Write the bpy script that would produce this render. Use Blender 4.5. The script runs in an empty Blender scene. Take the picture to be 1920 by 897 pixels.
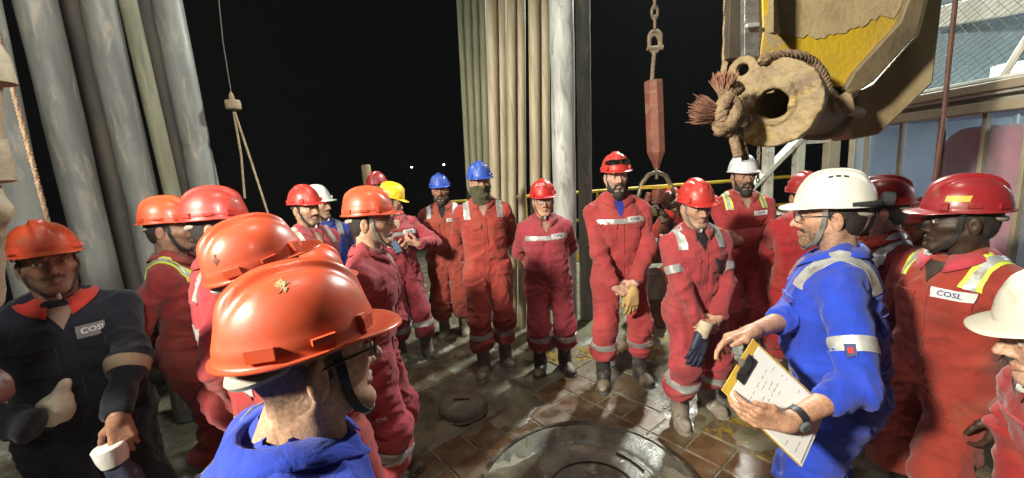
import bpy, bmesh, math, random
import numpy as np
from mathutils import Vector, Matrix, Euler
from mathutils.bvhtree import BVHTree
random.seed(7); rng = np.random.default_rng(7)
scene = bpy.context.scene
COL = scene.collection
R = math.radians

# ------------------------------------------------------------------ camera
CAM_F, CAM_P, CAM_R, CAM_H = 745.0, R(9.75), R(-4.3), 1.75
fw = Vector((0, math.cos(CAM_P), -math.sin(CAM_P)))
r0 = Vector((1, 0, 0)); u0 = Vector((0, math.sin(CAM_P), math.cos(CAM_P)))
rt = r0*math.cos(CAM_R)+u0*math.sin(CAM_R); up = u0*math.cos(CAM_R)-r0*math.sin(CAM_R)
cam = bpy.data.cameras.new('camera'); cam_o = bpy.data.objects.new('camera', cam); COL.objects.link(cam_o)
cam.sensor_width = 36; cam.lens = 36*CAM_F/1920; cam.clip_start = .02; cam.clip_end = 6000
M = Matrix((rt, up, -fw)).transposed().to_4x4(); M.translation = (0, 0, CAM_H)
cam_o.matrix_world = M; scene.camera = cam_o

def ray(px, py):
    return rt*((px-960)/CAM_F)+up*((448.5-py)/CAM_F)+fw
def at(px, py, Y):                      # survey: world point on the upright plane at depth Y
    d = ray(px, py); return d*(Y/d.y)+Vector((0, 0, CAM_H))
def atX(px, py, X):
    d = ray(px, py); return d*(X/d.x)+Vector((0, 0, CAM_H))
def atZ(px, py, z=0):
    d = ray(px, py); return d*((z-CAM_H)/d.z)+Vector((0, 0, CAM_H))

# ------------------------------------------------------------------ world, night sky
w = bpy.data.worlds.new('World'); scene.world = w; w.use_nodes = True
nt = w.node_tree; sky = nt.nodes.new('ShaderNodeTexSky'); sky.sky_type = 'NISHITA'; sky.sun_disc = False
sky.sun_elevation = R(-7); sky.sun_rotation = R(200)
bg = nt.nodes['Background']; nt.links.new(sky.outputs[0], bg.inputs[0]); bg.inputs[1].default_value = .05
sun = bpy.data.lights.new('moon', 'SUN'); sun.energy = .015; sun.angle = R(.5); sun.color = (.75, .85, 1)
sun_o = bpy.data.objects.new('moon', sun); COL.objects.link(sun_o); sun_o.rotation_euler = (R(40), 0, R(-60))
scene.view_settings.view_transform = 'Standard'; scene.view_settings.look = 'None'
scene.view_settings.exposure = .1; scene.view_settings.gamma = 1
scene.cycles.use_denoising = True; scene.cycles.max_bounces = 6; scene.cycles.diffuse_bounces = 3; scene.cycles.glossy_bounces = 3
scene.cycles.transmission_bounces = 6; scene.cycles.sample_clamp_indirect = 4

# floodlights of the rig and one added overhead fill (position, aim, power, colour); their housings are built further down
FLOODS = [((-3.2, -1.3, 3.7), (.45, 2.45, 1.0), 2700, (1, .94, .78), .22, 66),
          ((3.6, 7.4, 6.3), (.2, 2.9, .0), 3600, (.95, 1, .93), .25, 105),
          ((2.2, -2.6, 4.4), (-2.9, 2.8, 3.1), 2300, (1, .95, .85), .3, 45),
          ((-6.4, 6.2, 7.4), (-.6, 2.2, 1.0), 600, (.96, .97, .93), .25, 105),
          ((.3, 1.2, 7.6), (.3, 2.4, 0), 400, (.98, 1, .86), .5, 120)]  # last entry is an added soft fill that lifts the shadows
for i, (p, a, e, c, s, sz) in enumerate(FLOODS):
    L = bpy.data.lights.new('flood_beam', 'SPOT'); L.energy = e; L.color = c; L.spot_size = R(sz); L.spot_blend = .7; L.shadow_soft_size = s
    o = bpy.data.objects.new('flood_beam', L); COL.objects.link(o); o.location = p
    o.rotation_euler = (Vector(a)-Vector(p)).to_track_quat('-Z', 'Y').to_euler()

# ------------------------------------------------------------------ object helpers
def link(name, data, parent=None):
    o = bpy.data.objects.new(name, data); COL.objects.link(o)
    if parent: o.parent = parent
    return o
def thing(name, label, cat, loc=(0, 0, 0), rz=0, group=None):
    o = link(name, None); o.location = loc; o.rotation_euler = (0, 0, rz); o.empty_display_size = .1
    return tag(o, label, cat, group)
def tag(o, label=None, cat=None, group=None, kind=None):
    if label: o['label'] = label
    if cat: o['category'] = cat
    if group: o['group'] = group
    if kind: o['kind'] = kind
    return o
def copy_tree(o, parent=None):
    c = o.copy(); COL.objects.link(c)
    if parent: c.parent = parent
    for ch in o.children: copy_tree(ch, c)
    return c
def np_mesh(name, V, Q, smooth=True, col=None):
    """mesh from arrays; Q has rows of 3 or 4 indices"""
    me = bpy.data.meshes.new(name); V = np.asarray(V, np.float32); Q = np.asarray(Q, np.int32)
    n, k = Q.shape
    me.vertices.add(len(V)); me.vertices.foreach_set('co', V.ravel())
    me.loops.add(n*k); me.loops.foreach_set('vertex_index', Q.ravel())
    me.polygons.add(n); me.polygons.foreach_set('loop_start', np.arange(0, n*k, k, dtype=np.int32))
    me.update(calc_edges=True)
    me.polygons.foreach_set('use_smooth', np.full(n, smooth))
    if col is not None:
        a = me.color_attributes.new('Col', 'FLOAT_COLOR', 'POINT')
        a.data.foreach_set('color', np.c_[col, np.ones(len(col))].astype(np.float32).ravel())
    return me

class MB:                                # collects shapes, builds ONE mesh
    def __init__(s): s.v = []; s.f = []
    def add(s, vs, fs):
        n = len(s.v); s.v += [Vector(v) for v in vs]; s.f += [tuple(i+n for i in f) for f in fs]; return s
    def box(s, c, d, rot=None):
        c = Vector(c); m = rot.to_matrix() if isinstance(rot, Euler) else rot
        P = [Vector(((x)*d[0]/2, y*d[1]/2, z*d[2]/2)) for x in (-1, 1) for y in (-1, 1) for z in (-1, 1)]
        P = [c+(m @ p if m else p) for p in P]
        return s.add(P, [(0, 1, 3, 2), (4, 6, 7, 5), (0, 4, 5, 1), (2, 3, 7, 6), (0, 2, 6, 4), (1, 5, 7, 3)])
    def bar(s, a, b, wx, wy, upv=(0, 0, 1)):
        a = Vector(a); b = Vector(b); t = (b-a); L = t.length; t.normalize(); u = Vector(upv)
        if abs(t.dot(u)) > .98: u = Vector((0, 1, 0))
        x = t.cross(u).normalized(); y = x.cross(t)
        return s.box((a+b)/2, (wx, wy, L), Matrix((x, y, t)).transposed())
    def tube(s, pts, r, n=10, closed=False, cap=True):
        pts = [Vector(p) for p in pts]; m = len(pts); rr = r if hasattr(r, '__len__') else [r]*m
        base = len(s.v); prev = None
        for i, p in enumerate(pts):
            a = pts[(i-1) % m] if (closed or i > 0) else p; b = pts[(i+1) % m] if (closed or i < m-1) else p
            t = (b-a).normalized()
            if prev is None:
                q = Vector((0, 0, 1)) if abs(t.z) < .9 else Vector((1, 0, 0)); x = t.cross(q).normalized()
            else:
                x = (prev-t*prev.dot(t)).normalized()
            prev = x; y = t.cross(x)
            for j in range(n):
                an = 2*math.pi*j/n; s.v.append(p+(x*math.cos(an)+y*math.sin(an))*rr[i])
        for i in range(m if closed else m-1):
            for j in range(n):
                k = (i+1) % m
                s.f.append((base+i*n+j, base+i*n+(j+1) % n, base+k*n+(j+1) % n, base+k*n+j))
        if cap and not closed:
            s.f.append(tuple(base+j for j in reversed(range(n)))); s.f.append(tuple(base+(m-1)*n+j for j in range(n)))
        return s
    def lathe(s, prof, c=(0, 0, 0), axis=(0, 0, 1), n=24, cap=True):
        q = Vector(axis).to_track_quat('Z', 'Y').to_matrix(); c = Vector(c); b = len(s.v)
        for r, z in prof:
            for j in range(n):
                an = 2*math.pi*j/n; s.v.append(c+q @ Vector((r*math.cos(an), r*math.sin(an), z)))
        for i in range(len(prof)-1):
            for j in range(n): s.f.append((b+i*n+j, b+i*n+(j+1) % n, b+(i+1)*n+(j+1) % n, b+(i+1)*n+j))
        if cap:
            s.f.append(tuple(b+j for j in reversed(range(n)))); s.f.append(tuple(b+(len(prof)-1)*n+j for j in range(n)))
        return s
    def prism(s, poly, depth):           # polygon of 3-D points extruded along a vector
        P = [Vector(p) for p in poly]; D = Vector(depth); n = len(P)
        return s.add(P+[p+D for p in P], [tuple(range(n)), tuple(reversed(range(n, 2*n)))]+[(i, i+n, (i+1) % n+n, (i+1) % n) for i in range(n)])
    def mesh(s, name, ang=38):
        me = bpy.data.meshes.new(name); me.from_pydata(s.v, [], s.f)
        bm = bmesh.new(); bm.from_mesh(me); bmesh.ops.recalc_face_normals(bm, faces=bm.faces); bm.to_mesh(me); bm.free()
        me.polygons.foreach_set('use_smooth', np.full(len(me.polygons), True)); me.set_sharp_from_angle(angle=R(ang)); return me
    def build(s, name, mat, parent=None, bev=0, ang=38):
        o = link(name, s.mesh(name, ang), parent); o.data.materials.append(mat)
        if bev:
            m = o.modifiers.new('bevel', 'BEVEL'); m.width = bev; m.segments = 2; m.limit_method = 'ANGLE'; m.angle_limit = R(40)
        return o
def put(name, me, mat, parent=None):
    o = link(name, me, parent)
    if mat and not me.materials: me.materials.append(mat)
    return o

# ------------------------------------------------------------------ materials
def mat(name, c1, c2=None, scale=6, rough=.6, rough2=None, metal=0, bump=.15, bscale=40, dist=.01, c3=None, scale3=2.2, lo3=.52, hi3=.62,
        stretch=(1, 1, 1), coat=0, lo=.35, hi=.65, attr=None, sss=0, sheen=0, emit=None, estr=0, alpha=None, trans=0, wr=None, spec=.5):
    m = bpy.data.materials.new(name); m.use_nodes = True; n = m.node_tree.nodes; l = m.node_tree.links.new
    b = n['Principled BSDF']; tc = n.new('ShaderNodeTexCoord'); mp = n.new('ShaderNodeMapping'); l(tc.outputs['Object'], mp.inputs[0]); mp.inputs['Scale'].default_value = stretch
    def noise(sc, det=5, ro=.6, di=0, raw=False):
        t = n.new('ShaderNodeTexNoise'); t.inputs['Scale'].default_value = sc; t.inputs['Detail'].default_value = det
        t.inputs['Roughness'].default_value = ro; t.inputs['Distortion'].default_value = di; l((tc.outputs['Object'] if raw else mp.outputs[0]), t.inputs['Vector']); return t.outputs['Fac']
    def ramp(src, a, b_, v0=0., v1=1.):
        t = n.new('ShaderNodeMapRange'); t.interpolation_type = 'SMOOTHSTEP'; l(src, t.inputs[0]); t.inputs[1].default_value = a; t.inputs[2].default_value = b_; t.inputs[3].default_value = v0; t.inputs[4].default_value = v1; return t.outputs[0]
    def mix(f, a, b_):
        t = n.new('ShaderNodeMix'); t.data_type = 'RGBA'; l(f, t.inputs[0])
        for sk, v in ((t.inputs[6], a), (t.inputs[7], b_)):
            if isinstance(v, tuple): sk.default_value = (*v, 1)
            else: l(v, sk)
        return t.outputs[2]
    n1 = noise(scale)
    if attr:
        at_ = n.new('ShaderNodeAttribute'); at_.attribute_name = attr; col = at_.outputs['Color']
        h = n.new('ShaderNodeHueSaturation'); l(col, h.inputs['Color']); l(ramp(n1, .3, .7, .80, 1.15), h.inputs['Value']); col = h.outputs[0]; h2 = n.new('ShaderNodeHueSaturation'); l(col, h2.inputs['Color']); n9 = noise(150, 3, .6); l(ramp(n9, .3, .7, .84, 1.12), h2.inputs['Value']); l(ramp(n9, .3, .7, 1.15, .92), h2.inputs['Saturation']); col = h2.outputs[0]
    else:
        col = mix(ramp(n1, lo, hi), c1, c2 or tuple(x*.75 for x in c1))
    if c3: 
        f3 = ramp(noise(scale3, 6, .65, .4), lo3, hi3); col = mix(f3, col, c3)
    l(col, b.inputs['Base Color'])
    if rough2 is not None: l(ramp(n1, lo, hi, rough, rough2), b.inputs['Roughness'])
    else: b.inputs['Roughness'].default_value = rough
    b.inputs['Metallic'].default_value = metal; b.inputs['Coat Weight'].default_value = coat; b.inputs['Coat Roughness'].default_value = .15
    b.inputs['Specular IOR Level'].default_value = spec
    if sss: b.inputs['Subsurface Weight'].default_value = sss; b.inputs['Subsurface Radius'].default_value = (.01, .004, .002); b.inputs['Subsurface Scale'].default_value = 1
    if sheen: b.inputs['Sheen Weight'].default_value = sheen; b.inputs['Sheen Roughness'].default_value = .6
    if emit: b.inputs['Emission Color'].default_value = (*emit, 1); b.inputs['Emission Strength'].default_value = estr
    if trans: b.inputs['Transmission Weight'].default_value = trans
    if alpha is not None: b.inputs['Alpha'].default_value = alpha
    if bump or wr:
        prev = None
        for sc, st, ds, di in ([(wr[0], wr[1], wr[2], .5)] if wr else [])+([(bscale, bump, dist, 0)] if bump else []):
            bp = n.new('ShaderNodeBump'); bp.inputs['Strength'].default_value = st; bp.inputs['Distance'].default_value = ds
            l(noise(sc, 4, .55, di), bp.inputs['Height'])
            if prev: l(prev, bp.inputs['Normal'])
            prev = bp.outputs[0]
        l(prev, b.inputs['Normal'])
    return m
def fabric(name, c, dirt=.25, dc=(.16, .09, .05), dl=.5):
    return mat(name, c, tuple(x*.72 for x in c), scale=5, rough=.85, bump=.35, bscale=34, dist=.006, sheen=.12, wr=(9, .6, .022), c3=tuple(x*(1-dirt)+y*dirt for x, y in zip(c, dc)), scale3=3.2, lo3=dl, hi3=dl+.2, stretch=(1.1, 1.1, .8), spec=.25)
MT = {}
def mt(key, *a, **k):
    if key not in MT: MT[key] = mat(key, *a, **k)
    return MT[key]

# ------------------------------------------------------------------ implicit surfaces
def vnoise(p):
    p = np.asarray(p, np.float32); i = np.floor(p).astype(np.int32); f = p-i; u = f*f*(3-2*f)
    def h(dx, dy, dz):
        n = (i[:, 0]+dx)*374761393+(i[:, 1]+dy)*668265263+(i[:, 2]+dz)*1274126177
        n = (n ^ (n >> 13))*1103515245; n = n ^ (n >> 16)
        return (n & 0xffff).astype(np.float32)/65535
    with np.errstate(over='ignore'):
        a = [h(x, y, z) for x in (0, 1) for y in (0, 1) for z in (0, 1)]
    ux, uy, uz = u.T
    z = lambda s, t: s+(t-s)*uz
    y0 = z(a[0], a[1])*(1-uy)+z(a[2], a[3])*uy; y1 = z(a[4], a[5])*(1-uy)+z(a[6], a[7])*uy
    return y0*(1-ux)+y1*ux
def fbm(p, o=3):
    s = 0; am = .5; p = np.asarray(p, np.float32)
    for k in range(o): s = s+am*vnoise(p*2**k+17*k); am *= .5
    return s/(1-.5**o)
def ridge(x): return 1-np.abs(2*x-1)
def smin(a, b, k):
    h = np.clip(.5+.5*(b-a)/k, 0, 1); return b+(a-b)*h-k*h*(1-h)
def smax(a, b, k): return -smin(-a, -b, k)
def rc(p, a, b, ra, rb):
    a = np.asarray(a, np.float32); b = np.asarray(b, np.float32); ba = b-a; t = np.clip(((p-a)@ba)/max(float(ba@ba), 1e-9), 0, 1)
    return np.linalg.norm(p-a-t[:, None]*ba, axis=1)-(ra+(rb-ra)*t)
def ell(p, c, r):
    r = np.asarray(r, np.float32); q = (p-np.asarray(c, np.float32)); k0 = np.linalg.norm(q/r, axis=1); k1 = np.linalg.norm(q/(r*r), axis=1)
    return k0*(k0-1)/np.maximum(k1, 1e-6)
def bbx(p, c, b, r=0.):
    q = np.abs(p-np.asarray(c, np.float32))-np.asarray(b, np.float32)+r
    return np.linalg.norm(np.maximum(q, 0), axis=1)+np.minimum(q.max(1), 0)-r
def sdf_mesh(f, lo, hi, h):
    lo = np.asarray(lo, np.float32); hi = np.asarray(hi, np.float32); B = 8
    nb = np.ceil((hi-lo)/(h*B)).astype(int); n = nb*B
    bi = np.stack(np.meshgrid(*[np.arange(k) for k in nb], indexing='ij'), -1).reshape(-1, 3)
    bc = lo+(bi*B+B/2-.5)*h; d = f(bc.astype(np.float32)); act = np.abs(d) < h*B*1.25
    D = np.empty((nb[0], nb[1], nb[2], B, B, B), np.float32)
    D.reshape(len(bi), -1)[:] = np.where(d < 0, -1, 1)[:, None]
    off = np.stack(np.meshgrid(*[np.arange(B)]*3, indexing='ij'), -1).reshape(-1, 3)*h
    ab = bi[act]; P = (lo+ab*B*h)[:, None, :]+off[None]
    D.reshape(len(bi), -1)[np.nonzero(act)[0]] = f(P.reshape(-1, 3).astype(np.float32)).reshape(len(ab), -1)
    D = D.transpose(0, 3, 1, 4, 2, 5).reshape(n)
    s = D < 0; cs = [s[x:n[0]-1+x, y:n[1]-1+y, z:n[2]-1+z] for x in (0, 1) for y in (0, 1) for z in (0, 1)]
    al = cs[0].copy(); an = cs[0].copy()
    for c in cs[1:]: al &= c; an |= c
    idx = np.argwhere(an & ~al); vid = np.full(an.shape, -1, np.int32); vid[tuple(idx.T)] = np.arange(len(idx))
    off8 = np.array([(x, y, z) for x in (0, 1) for y in (0, 1) for z in (0, 1)]); cv = np.stack([D[tuple((idx+o).T)] for o in off8], 1)
    acc = np.zeros((len(idx), 3), np.float32); cnt = np.zeros(len(idx), np.float32)
    for i in range(8):
        for a in range(3):
            if off8[i][a]: continue
            j = i+(4, 2, 1)[a]; va, vb = cv[:, i], cv[:, j]; x = (va < 0) != (vb < 0); t = np.where(x, va/np.where(x, va-vb, 1), 0)
            pt = off8[i][None]+t[:, None]*np.eye(3)[a]; acc += np.where(x[:, None], pt, 0); cnt += x
    V = lo+(idx+acc/cnt[:, None])*h; Q = []
    for a in range(3):
        b, c = (a+1) % 3, (a+2) % 3
        sl0 = [slice(None)]*3; sl1 = [slice(None)]*3; sl0[a] = slice(0, n[a]-1); sl1[a] = slice(1, n[a])
        A, Bq = s[tuple(sl0)], s[tuple(sl1)]; e = np.argwhere(A != Bq); e = e[(e[:, b] > 0) & (e[:, c] > 0) & (e[:, b] < n[b]-1) & (e[:, c] < n[c]-1)]
        if not len(e): continue
        eb = np.eye(3, dtype=int)[b]; ec = np.eye(3, dtype=int)[c]
        q = np.stack([vid[tuple((e-eb-ec).T)], vid[tuple((e-ec).T)], vid[tuple(e.T)], vid[tuple((e-eb).T)]], 1)
        fl = ~A[tuple(e.T)]; q[fl] = q[fl][:, ::-1]; Q.append(q)
    return V.astype(np.float32), np.concatenate(Q)
def vnormals(V, Q):
    a = np.cross(V[Q[:, 2]]-V[Q[:, 0]], V[Q[:, 3]]-V[Q[:, 1]]); N = np.zeros_like(V)
    for k in range(4): np.add.at(N, Q[:, k], a)
    return N/np.maximum(np.linalg.norm(N, axis=1), 1e-9)[:, None]
# ------------------------------------------------------------------ setting: ground far below, drill floor, plates, rotary table
MUDc = (.19, .18, .14)
m_ground = mat('night_ground', (.05, .045, .035), scale=.05, rough=.95)
gr = MB().box((0, 0, -9.5), (560, 560, 1)).build('ground', m_ground); tag(gr, kind='structure')
m_floor = mat('floor_mud', (.21, .195, .13), (.11, .10, .065), scale=3, rough=.25, rough2=.7, bump=.5, bscale=26, dist=.012, c3=(.26, .25, .20), scale3=5)
fl = MB().box((0, 1.5, -.1435), (15, 16, .30)).build('drill_floor', m_floor); tag(fl, kind='structure')
m_tile = [mat('tile_brown', (.10, .056, .028), (.17, .098, .05), scale=5, rough=.16, rough2=.5, bump=.55, bscale=95, dist=.004, c3=(.20, .18, .13), scale3=4, lo3=.55, hi3=.7),
          mat('tile_dark', (.085, .053, .030), (.145, .092, .05), scale=6, rough=.15, rough2=.55, bump=.55, bscale=95, dist=.004, c3=(.18, .16, .12), scale3=4, lo3=.53, hi3=.7)]
m_yd = mat('deck_yellow_worn', (.30, .20, .03), (.12, .085, .045), scale=7, rough=.2, rough2=.6, bump=.6, bscale=70, dist=.005, c3=(.09, .07, .045), scale3=12, lo3=.48, hi3=.58, lo=.4, hi=.55)
m_deck = [mat('deck_wet_mud', (.21, .195, .13), (.11, .10, .072), scale=4, rough=.22, rough2=.75, bump=.7, bscale=24, dist=.012, c3=(.27, .26, .2), scale3=4, lo3=.5, hi3=.62),
          mat('deck_brown', (.17, .115, .065), (.085, .06, .038), scale=4, rough=.25, rough2=.7, bump=.6, bscale=36, dist=.008, c3=(.22, .2, .15), scale3=5, lo3=.5, hi3=.65),
          mat('deck_grey', (.20, .19, .15), (.095, .085, .062), scale=3, rough=.2, rough2=.7, bump=.6, bscale=30, dist=.010, c3=(.23, .20, .14), scale3=5, lo3=.5, hi3=.65), m_yd]
EB = .30; e1 = Vector((.778, .628, 0)).normalized(); e2 = Vector((e1.y, -e1.x, 0))
org = atZ(1023, 727); org.z = 0
rot_e = Matrix((e1, e2*-1, Vector((0, 0, 1)))).transposed()
pts = np.array([atZ(*q)[:2] for q in ((905, 890), (940, 850), (1010, 812), (1110, 795), (1200, 820), (1300, 890))])
A_ = np.c_[2*pts, np.ones(len(pts))]; cx, cy, cc = np.linalg.lstsq(A_, (pts**2).sum(1), rcond=None)[0]; RR = math.sqrt(cc+cx*cx+cy*cy); RC = Vector((cx, cy, 0))
print('rotary', RC, RR, [tuple(round(v, 2) for v in atZ(*q)) for q in ((1119, 718), (1344, 827))])
def piece_mesh(a, b, t, seed=0, lug=False):
    """bevelled plate with a slightly warped top"""
    r = random.Random(seed); be = .006; P = []; 
    for (s, z) in ((0, -t), (0, -be), (be, 0)):
        for sx, sy in ((-1, -1), (1, -1), (1, 1), (-1, 1)): P.append((sx*(a/2-s), sy*(b/2-s), z+(r.uniform(-.0025, .0025) if z > -t else 0)))
    F = [(8, 9, 10, 11)]
    for k in (0, 4): F += [(k+i, k+(i+1) % 4, k+4+(i+1) % 4, k+4+i) for i in range(4)]
    me = bpy.data.meshes.new('floor_piece'); me.from_pydata(P, [], F); return me
TS = .223; tiles = [piece_mesh(TS-.006, TS-.006, .03, i) for i in range(4)]
for i, me in enumerate(tiles): me.materials.append(m_tile[i % 2])
n_t = 0
for i in range(-11, 1):
    for j in range(0, 9):
        c = org+e1*(EB+(i-.5)*TS)+e2*(j+.5)*TS
        if (c-RC).length < RR-.17: continue
        o = link('floor_tile', tiles[random.randrange(4)], fl); o.matrix_local = Matrix.Translation((c.x, c.y, .011+random.uniform(-.002, .002))) @ (rot_e.to_4x4() @ Matrix.Rotation(random.uniform(-.008, .008), 4, 'Z') @ Matrix.Rotation(random.uniform(-.006, .006), 4, 'X')); n_t += 1
# long deck plates right of the tiles (running away from the table) and beyond the tiles
plates = {}
def deck(c, a, b, z, k):
    key = (round(a, 2), round(b, 2), k)
    if key not in plates:
        me = piece_mesh(a, b, .03, len(plates)); me.materials.append(m_deck[k]); plates[key] = me
    o = link('deck_plate', plates[key], fl); o.matrix_local = Matrix.Translation((c.x, c.y, z)) @ rot_e.to_4x4() @ Matrix.Rotation(random.uniform(-.006, .006), 4, 'Z') @ Matrix.Rotation(random.uniform(-.004, .004), 4, 'X')
for i in range(0, 12):
    wd = .30; u = EB+.006+(i+.5)*wd
    for j in range(-4, 4):
        off = .37*((i*37) % 3)/3; c = org+e1*u+e2*((j+.5)*1.1+off)
        if (c-RC).length < RR-.1 and abs((c-RC).dot(e1)) < RR-.3: continue
        if c.y < .3 or c.y > 6.6 or abs(c.x) > 4.8: continue
        deck(c, wd-.010, 1.088, .012+random.uniform(-.002, .003), (i*3+j*5) % 3 if i > 3 else (1, 3, 2, 1, 3)[(i*2+j) % 5])
for j in range(1, 14):
    for i in range(-5, 3):
        c = org-e2*(j-.5)*.36+e1*((i+.5)*.95-.4+.31*(j % 3))
        if c.y < .3 or c.y > 6.8 or abs(c.x) > 5 or (c-org).dot(e1) > EB-.4: continue
        deck(c, .935, .345, .012+random.uniform(-.003, .008), (0, 2, 1, 0, 2)[(i*2+j*3) % 5])
# mud trodden over the plates
def mud_f(V): return V
mv = []; mf = []; N_ = 150
X, Y = np.meshgrid(np.linspace(-3.2, 3.6, N_), np.linspace(1.0, 6.4, N_), indexing='ij'); P = np.c_[X.ravel(), Y.ravel(), np.zeros(N_*N_)].astype(np.float32)
hgt = fbm(P*1.5+3, 4)*.55+fbm(P*5.5, 3)*.45; away = np.clip((np.linalg.norm(P[:, :2]-np.array(RC)[:2], axis=1)-RR)/.8, 0, 1)
tl = ((P-np.array(org)) @ np.array(e2) > -.05) & ((P-np.array(org)) @ np.array(e1) < EB+.6)
P[:, 2] = .001+np.maximum(hgt-.45, -.06)*.20+.004*fbm(P*26, 2)-.010*tl-.012*(1-away); ok = P[:, 2] > .006
ii = np.arange(N_*N_).reshape(N_, N_); q = np.stack([ii[:-1, :-1], ii[1:, :-1], ii[1:, 1:], ii[:-1, 1:]], -1).reshape(-1, 4); q = q[ok[q].any(1)]
m_mud = mat('mud', (.22, .20, .13), (.10, .09, .058), scale=5, rough=.12, rough2=.5, bump=.6, bscale=60, dist=.006)
mo = put('mud', np_mesh('mud', P, q), m_mud); tag(mo, 'wet grey mud trodden over the rig floor plates', 'mud', kind='stuff')
# bits of mud and scale
rt_ = thing('rotary_table', 'round muddy steel rotary table set into the brown tiled floor', 'rotary table', tuple(RC))
m_rim = mat('rotary_rim', (.05, .042, .032), (.10, .08, .055), scale=9, rough=.3, rough2=.6, metal=.5, bump=.4, bscale=50, c3=(.2, .17, .12), scale3=6, lo3=.5)
m_tab = mat('rotary_wet', (.22, .22, .175), (.085, .082, .062), scale=6, rough=.14, rough2=.5, bump=.7, bscale=60, dist=.007, c3=(.29, .27, .20), scale3=3.5, lo3=.54, hi3=.58)
MB().lathe([(RR-.036, -.02), (RR-.034, .030), (RR-.028, .036), (RR-.006, .036), (RR, .028), (RR+.006, -.02)], n=96, cap=False).build('rim', m_rim, rt_, ang=30)
g = 90; bm_ = MB(); rs = np.linspace(0, RR-.034, 40)
vv = np.array([(r*math.cos(a), r*math.sin(a), 0) for r in rs for a in np.linspace(0, 2*math.pi, g, endpoint=False)], np.float32)
vv[:, 2] = .020+.010*fbm(vv*5+2, 3)+.004*fbm(vv*30, 2)-.016*np.exp(-((np.hypot(vv[:, 0], vv[:, 1])-.42*RR/.64)/.012)**2)
qq = np.array([(i*g+j, i*g+(j+1) % g, (i+1)*g+(j+1) % g, (i+1)*g+j) for i in range(39) for j in range(g)])[:, ::-1]
put('table_top', np_mesh('table_top', vv, qq[:, ::-1]), m_tab, rt_)
MB().lathe([(.244, .01), (.245, .034), (.247, .036), (.252, .036), (.254, .034), (.255, .01)], (0.02, -.02, 0), n=64, cap=False).build('bushing_ring', m_rim, rt_, ang=30)
MB().lathe([(.0, .033), (.12, .032), (.205, .031), (.236, .028), (.240, .0)], (0.02, -.02, 0), n=48, cap=False).build('bushing_cover', m_tab, rt_)
for a0 in (.35,):
    MB().tube([(.36*math.cos(a), .36*math.sin(a), .034) for a in np.linspace(a0, a0+.55, 10)], .007, 6).build('lift_handle', m_rim, rt_)
# hole cover on the floor (left of the table)
hc_ = atZ(868, 775); hc = thing('hole_cover', 'muddy round steel hole cover lying on the floor left of the rotary table', 'hole cover', (hc_.x, hc_.y, .012))
MB().lathe([(.17, 0), (.175, .05), (.165, .075), (.14, .088), (.06, .095), (.0, .097)], n=40).build('lid', m_deck[2], hc, ang=60)
MB().lathe([(.172, .004), (.19, .004), (.192, .022), (.174, .024)], n=40).build('flange', m_rim, hc)
MB().tube([(-.06, 0, .06), (-.055, 0, .105), (.055, 0, .105), (.06, 0, .06)], .008, 8).build('handle', m_rim, hc)
gw = atZ(1185, 747); gt = thing('floor_slot_grate', 'small slotted drain grate in the floor between two workers', 'drain grate', (gw.x+.25, gw.y-.12, .012))
for k in range(4): 
    b = MB().box((0, 0, .006), (.20, .022, .012), rot_e); o = b.build('bar', m_rim, gt); o.location = tuple(e2*(.035*k))

# ------------------------------------------------------------------ pipes racked in the derrick
m_collar = mat('collar_steel', (.19, .195, .18), (.11, .115, .105), scale=2.2, rough=.45, rough2=.65, metal=.0, bump=.25, bscale=40, dist=.004, c3=(.27, .245, .20), scale3=7, lo3=.50, hi3=.70, stretch=(2.2, 2.2, .5))
m_collard = mat('collar_shaded', (.09, .075, .055), (.05, .045, .04), scale=4, rough=.7, bump=.3, bscale=40, stretch=(2, 2, .5))  # dark brown puts the shade of the rack gaps into the colour
m_collar2 = mat('collar_pale', (.52, .54, .52), (.30, .32, .31), scale=3, rough=.5, rough2=.65, metal=.0, bump=.3, bscale=50, dist=.004, c3=(.22, .22, .21), scale3=5, lo3=.5, hi3=.66, stretch=(2, 2, .45))
m_pipe = mat('pipe_tan', (.38, .33, .23), (.28, .23, .15), scale=4, rough=.55, rough2=.75, bump=.3, bscale=40, dist=.004, c3=(.20, .14, .085), scale3=5.5, lo3=.50, hi3=.70, stretch=(3, 3, .3))
m_pipeg = mat('pipe_olive', (.20, .205, .13), (.13, .13, .085), scale=3, rough=.55, rough2=.75, bump=.3, bscale=40, dist=.004, c3=(.08, .07, .05), scale3=5, lo3=.56, hi3=.72, stretch=(3, 3, .4))
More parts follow.
